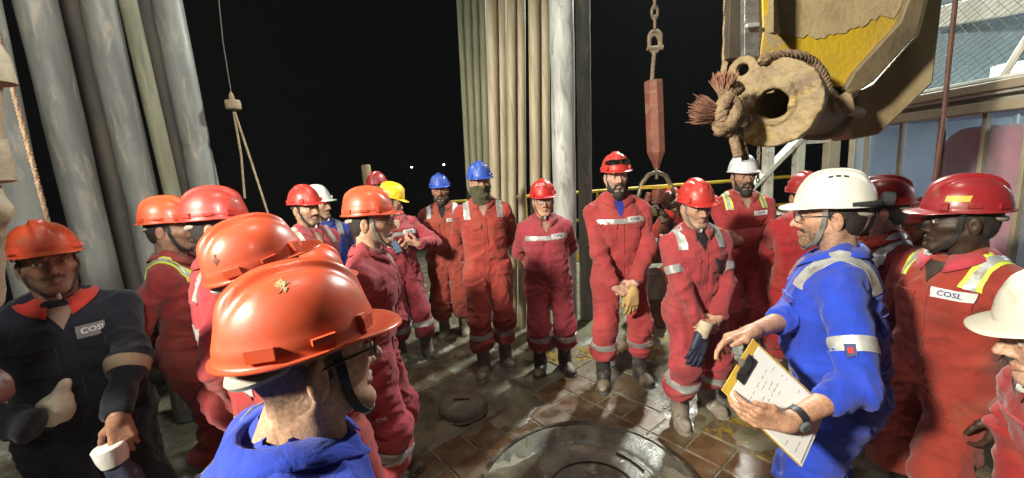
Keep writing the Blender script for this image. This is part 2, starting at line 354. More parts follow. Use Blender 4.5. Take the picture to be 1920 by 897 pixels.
def racked_pipe(name, label, cat, group, L0, L1, W, Y, m, kind='plain', z0=.03, z1=6.2, pitch=1.5, ph=0):
    """axis through two surveyed points (centre at top, centre lower down) on the plane Y; W = (left, right) edge pixels at the top"""
    a, b = at(*L0, Y), at(*L1, Y); d = (a-b).normalized(); wl, wr_ = at(W[0], L0[1], Y), at(W[1], L0[1], Y); r = (wr_-wl).length/2*math.cos(math.atan2(abs(a.x), Y))*.98
    base = b+d*((z0-b.z)/d.z); ln = (z1-z0)/d.z; nz, n = 110, 40; V = []
    q = d.to_track_quat('Z', 'Y').to_matrix(); qm = np.array(q)
    zs = np.linspace(0, ln, nz); th = np.linspace(0, 2*math.pi, n, endpoint=False)
    for z in zs:
        rr = np.full(n, r)
        if kind == 'spiral': rr = r*(1-.035*np.clip(np.cos(th*3+2*math.pi*z/pitch+ph)*1.4-.15, 0, 1))
        if kind == 'groove': 
            if 2.05 < z < 2.15: rr = rr*.90
            if z < 1.98: rr = rr*1.05
        if kind == 'plain':
            if z < .42: rr = rr*1.18
        V.append(np.c_[rr*np.cos(th), rr*np.sin(th), np.full(n, z)])
    V = np.concatenate(V)@qm.T
    Q = np.array([(i*n+j, i*n+(j+1) % n, (i+1)*n+(j+1) % n, (i+1)*n+j) for i in range(nz-1) for j in range(n)])
    me = np_mesh(name, V, Q); o = thing(name, label, cat, tuple(base), 0, group); put('pipe_body', me, m, o)
    MB().lathe([(r*.55, -.03), (r*.8, -.03), (r*.95, .0)], axis=d, n=24).build('pin_end', m_rim, o); return o
GL, GC = 'drill collars racked on the left', 'pipes racked behind the crew'
racked_pipe('drill_collar', 'thick grey spiral collar at the far left edge behind the navy worker', 'drill collar', GL, (-48, 0), (45, 431), (-105, 3), 2.35, m_collar, 'spiral', ph=1)
racked_pipe('drill_collar', 'thick grey spiral collar rising behind the navy clad worker, second from left', 'drill collar', GL, (66, 0), (169, 431), (21, 111), 2.62, m_collar, 'spiral', pitch=1.7, ph=2.2)
racked_pipe('drill_collar', 'thick mottled spiral collar next to the thin olive pipe on the left', 'drill collar', GL, (183, 0), (272, 400), (146, 221), 2.9, m_collar, 'spiral', pitch=1.4, ph=4)
racked_pipe('drill_pipe', 'thin olive green pipe between two thick grey collars on the left', 'drill pipe', GL, (239, 0), (320, 350), (221, 258), 3.0, m_pipeg, 'tube')
racked_pipe('drill_collar', 'grey collar with a turned groove, rightmost of the left rack', 'drill collar', GL, (312, 0), (379, 330), (282, 344), 3.25, m_collar, 'groove')
def cz(x): return 840+x/2.243
dark = [(35, 62, 80, 106), (62, 96, 105, 131), (96, 126, 130, 152), (126, 160, 151, 186)]
for i, (a, b, c, d) in enumerate(dark):
    racked_pipe('drill_pipe', ['outermost dark olive pipe at the left edge of the central rack', 'second dark olive pipe of the central rack, counted from its left edge', 'third dark olive pipe of the central rack, above the masked worker', 'fourth dark olive pipe, touching the first tan pipe of the central rack'][i], 'drill pipe', GC, ((cz(a)+cz(b))/2, 0), ((cz(c)+cz(d))/2, 380), (cz(a), cz(b)), 4.5, m_pipeg, 'tube')
tan_ = [(158, 206, 183, 216), (206, 246, 216, 252), (246, 286, 252, 290), (286, 326, 290, 332), (336, 386, 345, 391), (386, 428, 391, 432)]
for i, (a, b, c, d) in enumerate(tan_):
    racked_pipe('drill_pipe', ['leftmost of the tan pipes, beside the dark olive ones', 'second tan pipe from the left in the central rack', 'third tan pipe from the left in the central rack', 'fourth tan pipe, just left of the dark gap in the rack', 'fifth tan pipe, just right of the dark gap in the rack', 'sixth tan pipe, against the pale grey collar'][i], 'drill pipe', GC, ((cz(a)+cz(b))/2, 0), ((cz(c)+cz(d))/2, 380), (cz(a), cz(b)), 4.15+.04*(i % 2)-.05*(i > 3), m_pipe, 'tube')
racked_pipe('drill_collar', 'pale whitish spiral collar standing behind the short worker', 'drill collar', GC, (cz(477), 0), (cz(490), 380), (cz(424), cz(532)), 4.02, m_collar2, 'spiral', pitch=1.1)
racked_pipe('drill_collar', 'grey green spiral collar at the right edge of the central rack', 'drill collar', GC, (cz(566), 0), (cz(577), 380), (cz(533), cz(598)), 4.3, m_collar, 'spiral', pitch=.45)
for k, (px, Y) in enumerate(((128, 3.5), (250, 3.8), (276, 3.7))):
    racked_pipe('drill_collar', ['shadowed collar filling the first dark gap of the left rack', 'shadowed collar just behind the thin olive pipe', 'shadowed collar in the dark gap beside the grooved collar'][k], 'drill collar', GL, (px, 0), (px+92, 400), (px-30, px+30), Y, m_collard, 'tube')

# ------------------------------------------------------------------ far lamps and post in the dark
m_lampw = mat('lamp_glow', (1, 1, 1), emit=(.9, .95, 1), estr=14, bump=0)
for k, (px, py, lab) in enumerate(((772, 314, 'tiny distant white lamp, left of the far pair'), (832, 309, 'tiny distant white lamp, right of the far pair'))):
    p = at(px, py, 220); t = thing('distant_lamp', lab, 'lamp', (p.x, p.y, -9)); MB().tube([(0, 0, 0), (0, 0, p.z+9)], .15, 8).build('mast', m_ground, t)
    MB().lathe([(0, -.3), (.5, -.25), (.62, .0), (.45, .3), (0, .35)], (0, 0, p.z+9), n=12).build('lantern', m_lampw, t)
m_post = mat('post_rust', (.22, .16, .08), rough=.7)
p0, p1 = at(691, 350, 4.9), at(690, 309, 4.9); t = thing('guard_post', 'short tan post standing behind the yellow helmet', 'post', (p0.x, p0.y, 0))
MB().lathe([(.055, 0), (.055, p1.z-.02), (.045, p1.z), (0, p1.z)], n=16).build('tube', m_post, t); MB().box((0, 0, .01), (.2, .2, .02)).build('foot_plate', m_post, t)
# yellow handrail at the rig floor edge
m_yel = mat('rail_yellow', (.50, .34, .02), (.40, .26, .03), scale=9, rough=.5, bump=.2, c3=(.2, .13, .06), scale3=5, lo3=.6, hi3=.72)
RY = 7.2; z_r = at(1300, 345, RY).z; hr = thing('handrail', 'yellow tube handrail along the far edge of the rig floor', 'handrail', (0, RY, 0))
for z in (z_r, z_r-.5): MB().tube([(-1.2, 0, z), (6, 0, z)], .03, 10).build('rail', m_yel, hr)
for x in np.arange(-1, 6, 1.3): MB().tube([(x, 0, 0), (x, 0, z_r)], .028, 10).build('post', m_yel, hr)
MB().box((2.4, 0, .09), (7.2, .02, .16)).build('toe_board', m_yel, hr)

# ------------------------------------------------------------------ hanging sling (left), counterweight with shackle (centre)
m_wire = mat('wire', (.10, .085, .065), rough=.6, metal=.0, scale=60, bump=.5, bscale=300)
m_rope = mat('rope', (.30, .24, .15), (.20, .15, .09), scale=40, rough=.9, bump=.8, bscale=120, dist=.006)
Y = 3.4; sp = at(437, 197, Y); t = thing('cable_sling', 'thin cable with a tan spool and two rope strands hanging left of centre', 'cable sling', tuple(sp))
L_ = lambda px, py, y=Y: at(px, py, y)-sp
MB().tube([L_(404, -60), L_(418, 80), L_(431, 160), L_(434, 180)], .004, 6).build('cable', m_wire, t)
MB().lathe([(0, -.035), (.052, -.035), (.056, -.028), (.056, .028), (.052, .035), (0, .035)], n=24).build('spool', m_rope, t)
MB().lathe([(.012, .035), (.02, .05), (.016, .08), (.006, .10)], n=12).build('thimble', m_rope, t)
MB().tube([L_(438, 210), L_(452, 290), L_(459, 372)], .0085, 8).build('strand', m_rope, t); MB().tube([L_(440, 210), L_(470, 300), L_(503, 402)], .0085, 8).build('strand', m_rope, t)
def shackle(c, r, th, m, parent, nm='shackle', ax=(1, 0, 0), drop=.06):
    ax = Vector(ax); b = MB(); P = [Vector(c)+ax*(r*math.cos(a))+Vector((0, 0, r*math.sin(a))) for a in np.linspace(0, math.pi, 12)]
    P = [P[0]-Vector((0, 0, drop))]+P+[P[-1]-Vector((0, 0, drop))]; b.tube(P, th, 10); q = Vector(c)-Vector((0, 0, drop)); b.tube([q-ax*(r+.02), q+ax*(r+.02)], th*1.1, 10); return b.build(nm, m, parent)
m_rust = mat('rust_red', (.24, .075, .045), (.16, .055, .035), scale=6, rough=.6, bump=.3, bscale=60, c3=(.28, .16, .10), scale3=7, lo3=.52, hi3=.64)
m_rustd = mat('rust_dark', (.14, .05, .035), (.07, .04, .03), scale=9, rough=.55, bump=.5, bscale=50, dist=.006, metal=.3)
m_chain = mat('chain_mud', (.24, .19, .12), (.15, .11, .07), scale=30, rough=.7, bump=.5, bscale=90)
Y = 3.7; top = at(1225, 152, Y); bot = at(1230, 286, Y); tip = at(1230, 318, Y); t = thing('counterweight', 'rust red bar weight hanging from a chain and shackle over the crew', 'counterweight', tuple(top))
wd = (at(1240, 200, Y)-at(1209, 200, Y)).length; n8 = 8; b = MB(); ax = (bot-top)
b.lathe([(wd*.2, -.004), (wd*.53, 0), (wd*.55, .02), (wd*.55, ax.length), (wd*.52, ax.length+.01), (wd*.12, (tip-top).length)], axis=ax, n=8); o = b.build('weight', m_rust, t, ang=20)
q0 = at(1222, 150, Y)-top; q1 = at(1227, 96, Y)-top; MB().tube([q0+Vector((0, 0, -.02)), q0*.5+q1*.5, q1], .018, 10).build('eye_rod', m_chain, t)
lp = [q1+Vector((.045*math.sin(a), 0, .06-.075*math.cos(a))) for a in np.linspace(0, 2*math.pi, 16, endpoint=False)]; MB().tube(lp, .014, 8, closed=True).build('eye', m_chain, t)
shk = at(1228, 70, Y)-top; shackle(shk+Vector((0, 0, .0)), .05, .017, m_chain, t, drop=.09)
c = shk+Vector((0, 0, .06))
for k in range(6):
    axx = Vector((1, 0, 0)) if k % 2 else Vector((.3, .95, 0)); P = [c+Vector((0, 0, .055+k*.085))+axx*(.026*math.cos(a))+Vector((0, 0, .055*math.sin(a))) for a in np.linspace(0, 2*math.pi, 14, endpoint=False)]
    MB().tube(P, .012, 8, closed=True).build('chain_link', m_chain, t)
# elevator with its bail, under the weight
Y = 3.95; o_ = at(1232, 420, Y); t = thing('pipe_elevator', 'rusty pipe elevator under a bent steel bail behind the bearded worker', 'elevator', (o_.x, o_.y, 0))
g_ = lambda px, py, dy=0: at(px, py, Y)-Vector((o_.x, o_.y, 0))+Vector((0, dy, 0))
m_bail = mat('bail_steel', (.20, .17, .11), (.12, .10, .07), scale=14, rough=.45, metal=.4, bump=.3, bscale=60)
MB().tube([g_(1196, 372), g_(1203, 345), g_(1216, 328), g_(1232, 323), g_(1248, 330), g_(1260, 352), g_(1272, 385), g_(1284, 415)], .022, 12).build('bail', m_bail, t)
MB().tube([g_(1231, 316), g_(1231, 336)], .016, 8).build('hook_pin', m_bail, t)
MB().bar(g_(1200, 352), g_(1258, 350), .05, .03).build('cross_bar', m_yel, t)
r_ = random.Random(4)
for k in range(30):
    px, py = r_.uniform(1200, 1268), r_.uniform(358, 470); c = g_(px, py, r_.uniform(-.04, .10)); s = (r_.uniform(.03, .10), r_.uniform(.05, .10), r_.uniform(.04, .15))
    o = MB().box((0, 0, 0), s).build('housing_block' if k % 3 else 'latch', m_rustd if k % 4 else m_rust, t, bev=.008); o.location = c; o.rotation_euler = (r_.uniform(-.3, .3), r_.uniform(-.4, .4), r_.uniform(-.5, .5))
for k in range(9):
    px, py = r_.uniform(1202, 1262), r_.uniform(365, 460); o = MB().lathe([(0, -.04), (.024, -.04), (.028, -.03), (.028, .03), (.02, .04), (0, .04)], axis=(r_.uniform(-.4, .4), -1, r_.uniform(-.3, .3)), n=12).build('bolt', m_bail, t); o.location = g_(px, py, -.08)
MB().box(g_(1232, 470), (.30, .22, .22)).build('base_block', m_rustd, t, bev=.015)
b0 = g_(1218, 530); MB().box((b0.x, b0.y, b0.z), (.22, .30, .28)).build('pump_body', mat('steel_grey', (.22, .22, .2), (.12, .12, .11), scale=9, rough=.4, metal=.4), t, bev=.012)
MB().box((b0.x, b0.y+.1, (b0.z-.14)/2), (.3, .35, max(b0.z-.14, .05))).build('stand', m_rustd, t, bev=.01)
# ------------------------------------------------------------------ big muddy yellow bracket with pipe flange, overhead right
m_yplate = mat('plate_yellow', (.46, .31, .02), (.36, .24, .04), scale=3.5, rough=.5, rough2=.75, bump=.6, bscale=45, dist=.006, c3=(.27, .22, .15), scale3=5, lo3=.55, hi3=.68)
m_ytan = mat('plate_muddy', (.36, .28, .16), (.26, .19, .10), scale=5, rough=.65, bump=.5, bscale=50, dist=.006, c3=(.42, .30, .06), scale3=5, lo3=.58, hi3=.68)
m_flange = mat('flange_muddy', (.25, .18, .085), (.14, .095, .05), scale=9, rough=.6, bump=.8, bscale=60, dist=.008, c3=(.32, .22, .06), scale3=8, lo3=.56, hi3=.66)
m_tubed = mat('tube_mud_dark', (.16, .12, .065), (.10, .075, .045), scale=6, rough=.65, bump=.5, bscale=45, dist=.007)
YB = 1.62; ob = at(1450, 195, 1.42); bk = thing('lifting_bracket', 'big muddy yellow steel bracket with an open flanged pipe hanging overhead', 'bracket', tuple(ob))
G_ = lambda px, py, y=YB: at(px, py, y)-ob
D_ = Vector((.05, .10, 0))
plate = [(1424, -120), (1430, 60), (1424, 108), (1432, 150), (1590, 166), (1606, 140), (1693, 46), (1712, 0), (1722, -120)]
MB().prism([G_(*p) for p in plate], D_).build('yellow_plate', m_yplate, bk, bev=.006)
film = [(1458, -122), (1458, 68), (1466, 61.2), (1474, 64.4), (1482, 66.8), (1490, 70.1), (1498, 69.6), (1506, 72.6), (1514, 64.6), (1522, 69.5), (1530, 74.4), (1538, 71.2), (1546, 73.1), (1554, 64.2), (1562, 66.4), (1570, 62.6), (1578, 63.8), (1586, 62.2), (1594, 54.5), (1602, 53.9), (1610, 49.9), (1618, 51.7), (1626, 46.0), (1634, 36.0), (1642, 38.8), (1650, 29.0), (1658, 30.9), (1676, 36), (1690, 12), (1700, -30), (1704, -122)]
MB().prism([G_(*p, YB-.004) for p in film], Vector((.002, .004, 0))).build('dried_mud_coat', m_ytan, bk, bev=.001)
edge = [(1712, -120), (1704, 0), (1688, 42), (1604, 134), (1584, 168), (1600, 178), (1640, 152), (1722, 62), (1736, 0), (1748, -120)]
MB().prism([G_(*p, YB-.035) for p in edge], Vector((.02, .07, 0))).build('raised_rim', m_tubed, bk, bev=.006)
outer = [(1748, -120), (1738, 0), (1720, 66), (1640, 158), (1590, 182), (1560, 200), (1600, 262), (1650, 252), (1750, 156), (1768, 0), (1776, -120)]
MB().prism([G_(*p, YB+.10) for p in outer], Vector((.02, .14, 0))).build('back_plate', m_ytan, bk, bev=.008)
MB().prism([G_(1434, -120), G_(1440, -120, YB-.12), G_(1440, 62, YB-.12), G_(1451, 66, YB-.1), G_(1455, 60), G_(1455, -120)], Vector((.02, .0, 0))).build('angle_iron', m_ytan, bk, bev=.004)
# flange and pipe as one muddy casting each
ax = (Vector(at(1588, 216, 2.08))-ob); ax.normalize(); RF = (at(1528, 195, 1.42)-at(1374, 195, 1.42)).length/2*.97
xq = ax.to_track_quat('Z', 'Y').to_matrix(); Xm = np.array(xq)
def fl_f(p):
    q = p@Xm; r = np.hypot(q[:, 0], q[:, 1]); n = fbm(p*28, 3)-.5
    d = np.maximum(r-RF, np.abs(q[:, 2]-.012)-.022); 
    d = smin(d, np.maximum(np.maximum(r-RF*.50, RF*.36-r), np.abs(q[:, 2]+.010)-.006), .010)
    d = smax(d, RF*.40-r, .006); return d-.018*n-.005
v_, q_ = sdf_mesh(fl_f, (-.2,)*3, (.2,)*3, .0045); put('flange', np_mesh('flange', v_, q_), m_flange, bk)
def tb_f(p):
    q = p@Xm; r = np.hypot(q[:, 0], q[:, 1]); n = fbm(p*22, 3)-.5
    d = np.maximum(np.maximum(r-RF*.72, .02-q[:, 2]), q[:, 2]-.62); d = smin(d, np.maximum(np.maximum(r-RF*.9, .56-q[:, 2]), q[:, 2]-.66), .01)
    return smax(d, RF*.42-r, .004)-.010*n
v_, q_ = sdf_mesh(tb_f, (-.25, -.15, -.25), (.65, .75, .25), .007); put('pipe_stub', np_mesh('pipe_stub', v_, q_), m_tubed, bk)
MB().lathe([(0, .5), (RF*.41, .5)], axis=ax, n=24, cap=False).build('bore_wall', m_tubed, bk)
d_l = ray(1392, 131); lg = d_l*((ob-Vector((0, 0, CAM_H))).dot(ax)/d_l.dot(ax))+Vector((0, 0, CAM_H))-ob
def lug_f(p):
    q = (p-np.array(lg, np.float32))@Xm; r = np.hypot(q[:, 0], q[:, 1]); c2 = rc(np.c_[q[:, :2], q[:, 2]*0], (0, 0, 0), tuple(((-np.array(lg))@Xm)[:2]*.5)+(0,), .045, .058)
    d = np.maximum(np.minimum(r-.047, c2), np.abs(q[:, 2]-.012)-.016); return smax(d, .021-r, .004)-.006*(fbm(p*30, 2)-.5)
v_, q_ = sdf_mesh(lug_f, np.array(lg)-.1, np.array(lg)+.16, .0045); put('eye_lug', np_mesh('eye_lug', v_, q_), m_flange, bk)
MB().tube([G_(1602, 170, 1.66), G_(1585, 185, 1.5), G_(1590, 205, 1.5), G_(1612, 212, 1.6)], .02, 10).build('mud_lump', m_flange, bk)
# straps beside it
sb = at(1410, 60, 1.62); st = thing('steel_strap', 'scratched grey steel strap hanging left of the yellow bracket', 'strap', tuple(sb))
S_ = lambda px, py, y=1.62: at(px, py, y)-sb
MB().prism([S_(1396, -120), S_(1422, -120), S_(1425, 108), S_(1396, 104)], (0, .03, 0)).build('strap_plate', mat('strap_steel', (.30, .30, .30), (.18, .18, .18), scale=12, rough=.35, metal=.6, bump=.4, bscale=60, stretch=(1, 1, 3)), st, bev=.003)
MB().box(S_(1411, 48, 1.6), (.05, .012, .016)).build('clamp_rib', mat('scratched', (.5, .5, .5), rough=.4, metal=.4), st, bev=.003)
MB().prism([S_(1371, -120, 1.66), S_(1396, -120, 1.66), S_(1396, 110, 1.66), S_(1366, 110, 1.66)], (0, .05, 0)).build('dark_guide', mat('guide_dark', (.06, .045, .03), rough=.7), st, bev=.003)
rp = at(1360, 60, 1.7); t = thing('guide_rope', 'muddy tan rope hanging straight down at the left of the bracket', 'rope', tuple(rp))
def twisted(parent, nm, P, r, m, turns=9, n=3):
    """laid rope: three strands wound round a path"""
    P = [Vector(p) for p in P]; S = 60; Q = []
    for i in range(S):
        f = i/(S-1)*(len(P)-1); k = min(int(f), len(P)-2); u = f-k; p0, p1, p2, p3 = P[max(k-1, 0)], P[k], P[k+1], P[min(k+2, len(P)-1)]
        Q.append(.5*((2*p1)+(p2-p0)*u+(2*p0-5*p1+4*p2-p3)*u*u+(3*p1-p0-3*p2+p3)*u**3))
    b = MB()
    for s in range(n):
        T = []
        for i, q in enumerate(Q):
            tn = (Q[min(i+1, S-1)]-Q[max(i-1, 0)]).normalized(); x = tn.orthogonal().normalized() if abs(tn.z) > .95 else tn.cross(Vector((0, 0, 1))).normalized(); y = tn.cross(x); a = 2*math.pi*(s/n+turns*i/S); T.append(q+(x*math.cos(a)+y*math.sin(a))*r*.55)
        b.tube(T, r*.62, 7)
    return b.build(nm, m, parent, ang=70)
twisted(t, 'rope_line', [at(1364, -120, 1.7)-rp, at(1362, 30, 1.7)-rp, at(1358, 138, 1.7)-rp], .012, m_ytan, 22)
m_ropem = mat('rope_muddy', (.27, .18, .11), (.17, .11, .065), scale=24, rough=.9, bump=.8, bscale=110, dist=.008)
m_fray = mat('rope_frayed', (.30, .15, .10), (.22, .10, .07), scale=60, rough=.95)
kn = at(1368, 210, 1.36); rk = thing('knotted_rope', 'thick muddy rope knotted round the flange with two frayed red ends', 'rope', tuple(kn))
K_ = lambda px, py, y=1.36: at(px, py, y)-kn
twisted(rk, 'rope_turn', [K_(1384, 165, 1.38), K_(1366, 180), K_(1352, 210, 1.34), K_(1358, 240, 1.35), K_(1385, 252, 1.38)], .021, m_ropem, 6)
twisted(rk, 'rope_turn', [K_(1345, 246), K_(1372, 226, 1.33), K_(1378, 200, 1.36), K_(1364, 182, 1.36), K_(1358, 162, 1.36)], .022, m_ropem, 6)
twisted(rk, 'rope_turn', [K_(1388, 222, 1.38), K_(1362, 236, 1.34), K_(1344, 226, 1.36), K_(1334, 212, 1.36)], .021, m_ropem, 5)
twisted(rk, 'rope_turn', [K_(1372, 246, 1.36), K_(1378, 268, 1.36), K_(1384, 292, 1.36)], .014, m_ropem, 4)
twisted(rk, 'rope_turn', [K_(1382, 250, 1.38), K_(1392, 272, 1.38), K_(1398, 298, 1.38)], .011, m_ropem, 4)
twisted(rk, 'rope_turn', [K_(1430, 112, 1.42), K_(1470, 105, 1.46), K_(1512, 112, 1.50), K_(1540, 140, 1.52), K_(1552, 175, 1.53), K_(1575, 200, 1.55)], .019, m_ropem, 9)
twisted(rk, 'rope_turn', [K_(1450, 120, 1.46), K_(1500, 122, 1.50), K_(1536, 158, 1.54), K_(1542, 190, 1.55)], .018, m_ropem, 8)
def frayed(c, d, ln, rr, nstr=280):
    b = MB(); d = Vector(d).normalized(); x = d.orthogonal().normalized(); y = d.cross(x); r = random.Random(int(abs(c[0])*1e4))
    for i in range(nstr):
        a, q = r.uniform(0, 6.283), math.sqrt(r.random()); o0 = (x*math.cos(a)+y*math.sin(a))*q*rr*.45; o1 = (x*math.cos(a)+y*math.sin(a))*q*rr; L = ln*r.uniform(.7, 1.1)
        j = Vector((r.uniform(-1, 1), r.uniform(-1, 1), r.uniform(-1, 1)))*.006; b.tube([Vector(c)+o0, Vector(c)+o0*.4+o1*.6+d*L*.55+j, Vector(c)+o1+d*L+j*2], [.0017, .0016, .0010], 4)
    o = b.build('frayed_end', m_fray, rk); tag(o, kind='stuff'); return o
frayed(K_(1350, 216), K_(1300, 204)-K_(1350, 216), (K_(1304, 205)-K_(1350, 216)).length, .045); frayed(K_(1359, 180), K_(1358, 140)-K_(1359, 180), (K_(1358, 142)-K_(1359, 182)).length, .034)
# chain behind the white helmet
ch = at(1423, 270, 3.3); t = thing('hoist_chain', 'thin muddy hoist chain hanging beside the white helmet', 'chain', tuple(ch)); 
for k in range(16):
    c = Vector((0, 0, .25-.036*k)); axx = Vector((1, 0, 0)) if k % 2 else Vector((0, 1, 0)); MB().tube([c+axx*(.011*math.cos(a))+Vector((0, 0, .024*math.sin(a))) for a in np.linspace(0, 2*math.pi, 10, endpoint=False)], .005, 6, closed=True).build('chain_link', m_chain, t)

# ------------------------------------------------------------------ white steelwork and driller's cabin on the right
m_wst = mat('white_steel', (.52, .52, .46), (.40, .39, .33), scale=5, rough=.5, bump=.15, bscale=50, c3=(.28, .22, .14), scale3=6, lo3=.58, hi3=.7)
m_beam = mat('beam_tan', (.33, .29, .21), (.24, .20, .14), scale=4, rough=.55, bump=.2, bscale=40)
Y = 4.6; fr0 = at(1540, 400, Y); wf = thing('steel_frame', 'white painted steel frame with a diagonal brace beside the cabin', 'steel frame', (fr0.x, fr0.y, 0))
F_ = lambda px, py, y=Y: at(px, py, y)-Vector((fr0.x, fr0.y, 0))
MB().bar(F_(1398, 362), F_(1512, 246), .05, .14, (0, 1, 0)).build('diagonal_brace', m_wst, wf, bev=.006)
for px in (1440, 1497, 1558):
    a = F_(px, 300); MB().box((a.x, a.y, 1.6), (.085 if px != 1558 else .13, .10, 3.2)).build('upright', m_wst if px < 1550 else m_beam, wf, bev=.006)
MB().bar(F_(1480, 345), F_(1562, 340), .06, .06).build('cross_tie', m_wst, wf, bev=.004); MB().bar(F_(1500, 268), F_(1560, 264), .04, .04).build('cross_tie', m_wst, wf, bev=.004)
MB().tube([F_(1510, 282), F_(1488, 345), F_(1482, 385)], .01, 8).build('cable', m_yel, wf)
MB().lathe([(.05, -.25), (.06, -.22), (.045, -.18), (.045, .1), (.055, .14), (.045, .2)], F_(1436, 345), n=16).build('jack_tube', m_wst, wf)
XC = 2.75
W_ = lambda px, py: atX(px, py, XC)
zt = np.mean([W_(1700, 232).z, W_(1900, 204).z]); zb = .25; ya, yb = 1.2, W_(1580, 300).y
print('cabin', zt, ya, yb, W_(1674, 227), W_(1920, 193))
cb = thing('drillers_cabin', 'driller\'s cabin with a row of dirty windows on the right', 'cabin', (XC, (ya+yb)/2, 0)); yc = (ya+yb)/2; Ln = yb-ya
m_cab = mat('cabin_steel', (.40, .41, .38), (.30, .30, .27), scale=4, rough=.5, bump=.15, bscale=40, c3=(.25, .21, .14), scale3=5, lo3=.58, hi3=.7)
m_glass = mat('dirty_glass', (.22, .33, .40), (.34, .42, .46), scale=3, rough=.12, rough2=.4, bump=.05, bscale=20, alpha=.28, spec=.8, c3=(.45, .47, .45), scale3=7, lo3=.55, hi3=.8)
m_in = mat('cabin_inside', (.30, .38, .45), (.22, .28, .34), scale=1.2, rough=.7)
MB().box((.03, 0, (zb+.95)/2), (.10, Ln, .95-zb)).build('sill_wall', m_cab, cb, bev=.004)
MB().box((.0, 0, zt+.030), (.16, Ln+.1, .06)).build('eave_beam', m_beam, cb, bev=.006)
MB().box((.03, 0, zt+.085), (.10, Ln+.1, .05)).build('eave_beam', m_cab, cb, bev=.006)
MB().box((-.02, 0, zt+.135), (.16, Ln+.2, .05)).build('roof_edge', m_beam, cb, bev=.006)
mull = sorted([W_(p, 300).y for p in (1589, 1617, 1680, 1752, 1832, 1912)])
for y in mull: MB().box((.03, y-yc, (.95+zt)/2), (.035, .022, zt-.95)).build('mullion', m_beam, cb, bev=.003)
for y0, y1 in zip([ya]+mull, mull+[yb]):
    if y1-y0 > .05: MB().box((.035, (y0+y1)/2-yc, (.95+zt)/2), (.008, y1-y0-.04, zt-.952)).build('window_pane', m_glass, cb)
MB().box((1.6, 0, zt/2+.2), (.05, Ln, zt-.1)).build('back_wall', m_in, cb); MB().box((.85, Ln/2-.03, zt/2+.2), (1.5, .05, zt-.1)).build('end_wall', m_in, cb)
MB().box((.85, 0, .3), (1.5, Ln, .06)).build('floor', m_in, cb)
MB().box((.86, 0, zt+.03), (1.55, Ln, .05)).build('ceiling', m_in, cb)
lt = MB().box((.9, -.1, zt-.03), (.6, .12, .03)).build('ceiling_lamp', mat('cabin_lamp', (1, 1, 1), emit=(.80, .92, 1), estr=80, bump=0), cb)
MB().box((1.1, .2, .85), (.5, 1.2, .9)).build('console', mat('console', (.5, .52, .52), (.35, .36, .36), scale=6, rough=.5), cb, bev=.02)
# red jacket hanging inside the window
jp = W_(1812, 300); jk = thing('red_jacket', 'red jacket hanging inside the cabin window', 'jacket', (jp.x+.16, jp.y+.05, jp.z))
def jk_f(p): 
    q = p*np.array([1, 1, 1], np.float32); d = bbx(q, (0, 0, -.25), (.05, .15, .42), .05); d = smin(d, rc(np.c_[p[:, 0], np.abs(p[:, 1]), p[:, 2]], (0, .10, .08), (0, .17, -.4), .06, .06), .06); return d-.03*ridge(vnoise(np.c_[p[:, 0]*8, p[:, 1]*14, p[:, 2]*3]))
v_, q_ = sdf_mesh(jk_f, (-.2, -.45, -.75), (.2, .45, .25), .014); put('jacket_cloth', np_mesh('jacket_cloth', v_, q_), fabric('jacket_red', (.65, .03, .09), .1), jk)
MB().tube([(0, 0, .26), (0, 0, .16)], .006, 6).build('hanger', m_wire, jk)
# guard mesh over the cabin roof
gm = thing('roof_guard', 'sloping wire mesh guard over the cabin roof', 'mesh guard', (XC, yc, zt+.17))
y0, y1 = ya-.2, yb+.15; x0, zA, x1, zB = -.06, .0, .50, 1.0
pt = lambda u, v: Vector((x0+(x1-x0)*v, y0-yc+(y1-y0)*u, zA+(zB-zA)*v))
for a, b in ((pt(0, 0), pt(1, 0)), (pt(0, 1), pt(1, 1)), (pt(1, 0), pt(1, 1)), (pt(0, 0), pt(0, 1)), (pt(.5, 0), pt(.5, 1))): MB().tube([a, b], .018, 8).build('mesh_frame', m_wst, gm)
b = MB(); S = .06; LL = y1-y0; WW = math.hypot(x1-x0, zB-zA); nn = int((LL+WW)/S)
for k in range(-int(WW/S)-1, int(LL/S)+2):
    for sg in (1, -1):
        s0 = k*S; P = []
        for v in (0., WW):
            P.append((s0+v if sg > 0 else s0+WW-v, v))
        (ua, va), (ub, vb) = P
        def clip(u, v, u2, v2):
            L0, L1 = 0., 1.
            if u2 == u: return None
            for lim, s in ((0, 1), (LL, -1)):
                ta = (lim-u)/(u2-u)
                if s*(u2-u) > 0: L0 = max(L0, ta)
                else: L1 = min(L1, ta)
            if L0 >= L1: return None
            return [(u+(u2-u)*t, v+(v2-v)*t) for t in (L0, L1)]
        c = clip(ua, va, ub, vb)
        if c: b.tube([pt(q[0]/LL, q[1]/WW) for q in c], .0018, 4, cap=False)
mm = b.build('wire_mesh', m_wire, gm); mm.data.materials[0] = mat('mesh_wire', (.03, .028, .025), rough=.7); tag(mm, kind='stuff')
rf = thing('cabin_roof', 'pale blue grey cabin roof panel behind the wire mesh', 'roof', (XC, yc, zt+.09))
MB().box((.80, 0, .02), (1.75, Ln+.2, .04)).build('roof_sheet', m_cab, rf, bev=.004); MB().box((.95, 0, .75), (.06, Ln+.6, 1.4)).build('back_panel', mat('panel_blue', (.26, .36, .42), (.20, .28, .33), scale=2, rough=.35, bump=.1), rf)
lp_ = atX(1893, 140, XC+.75); lm = thing('roof_lamp', 'bright white work lamp glowing behind the roof mesh', 'lamp', tuple(lp_))
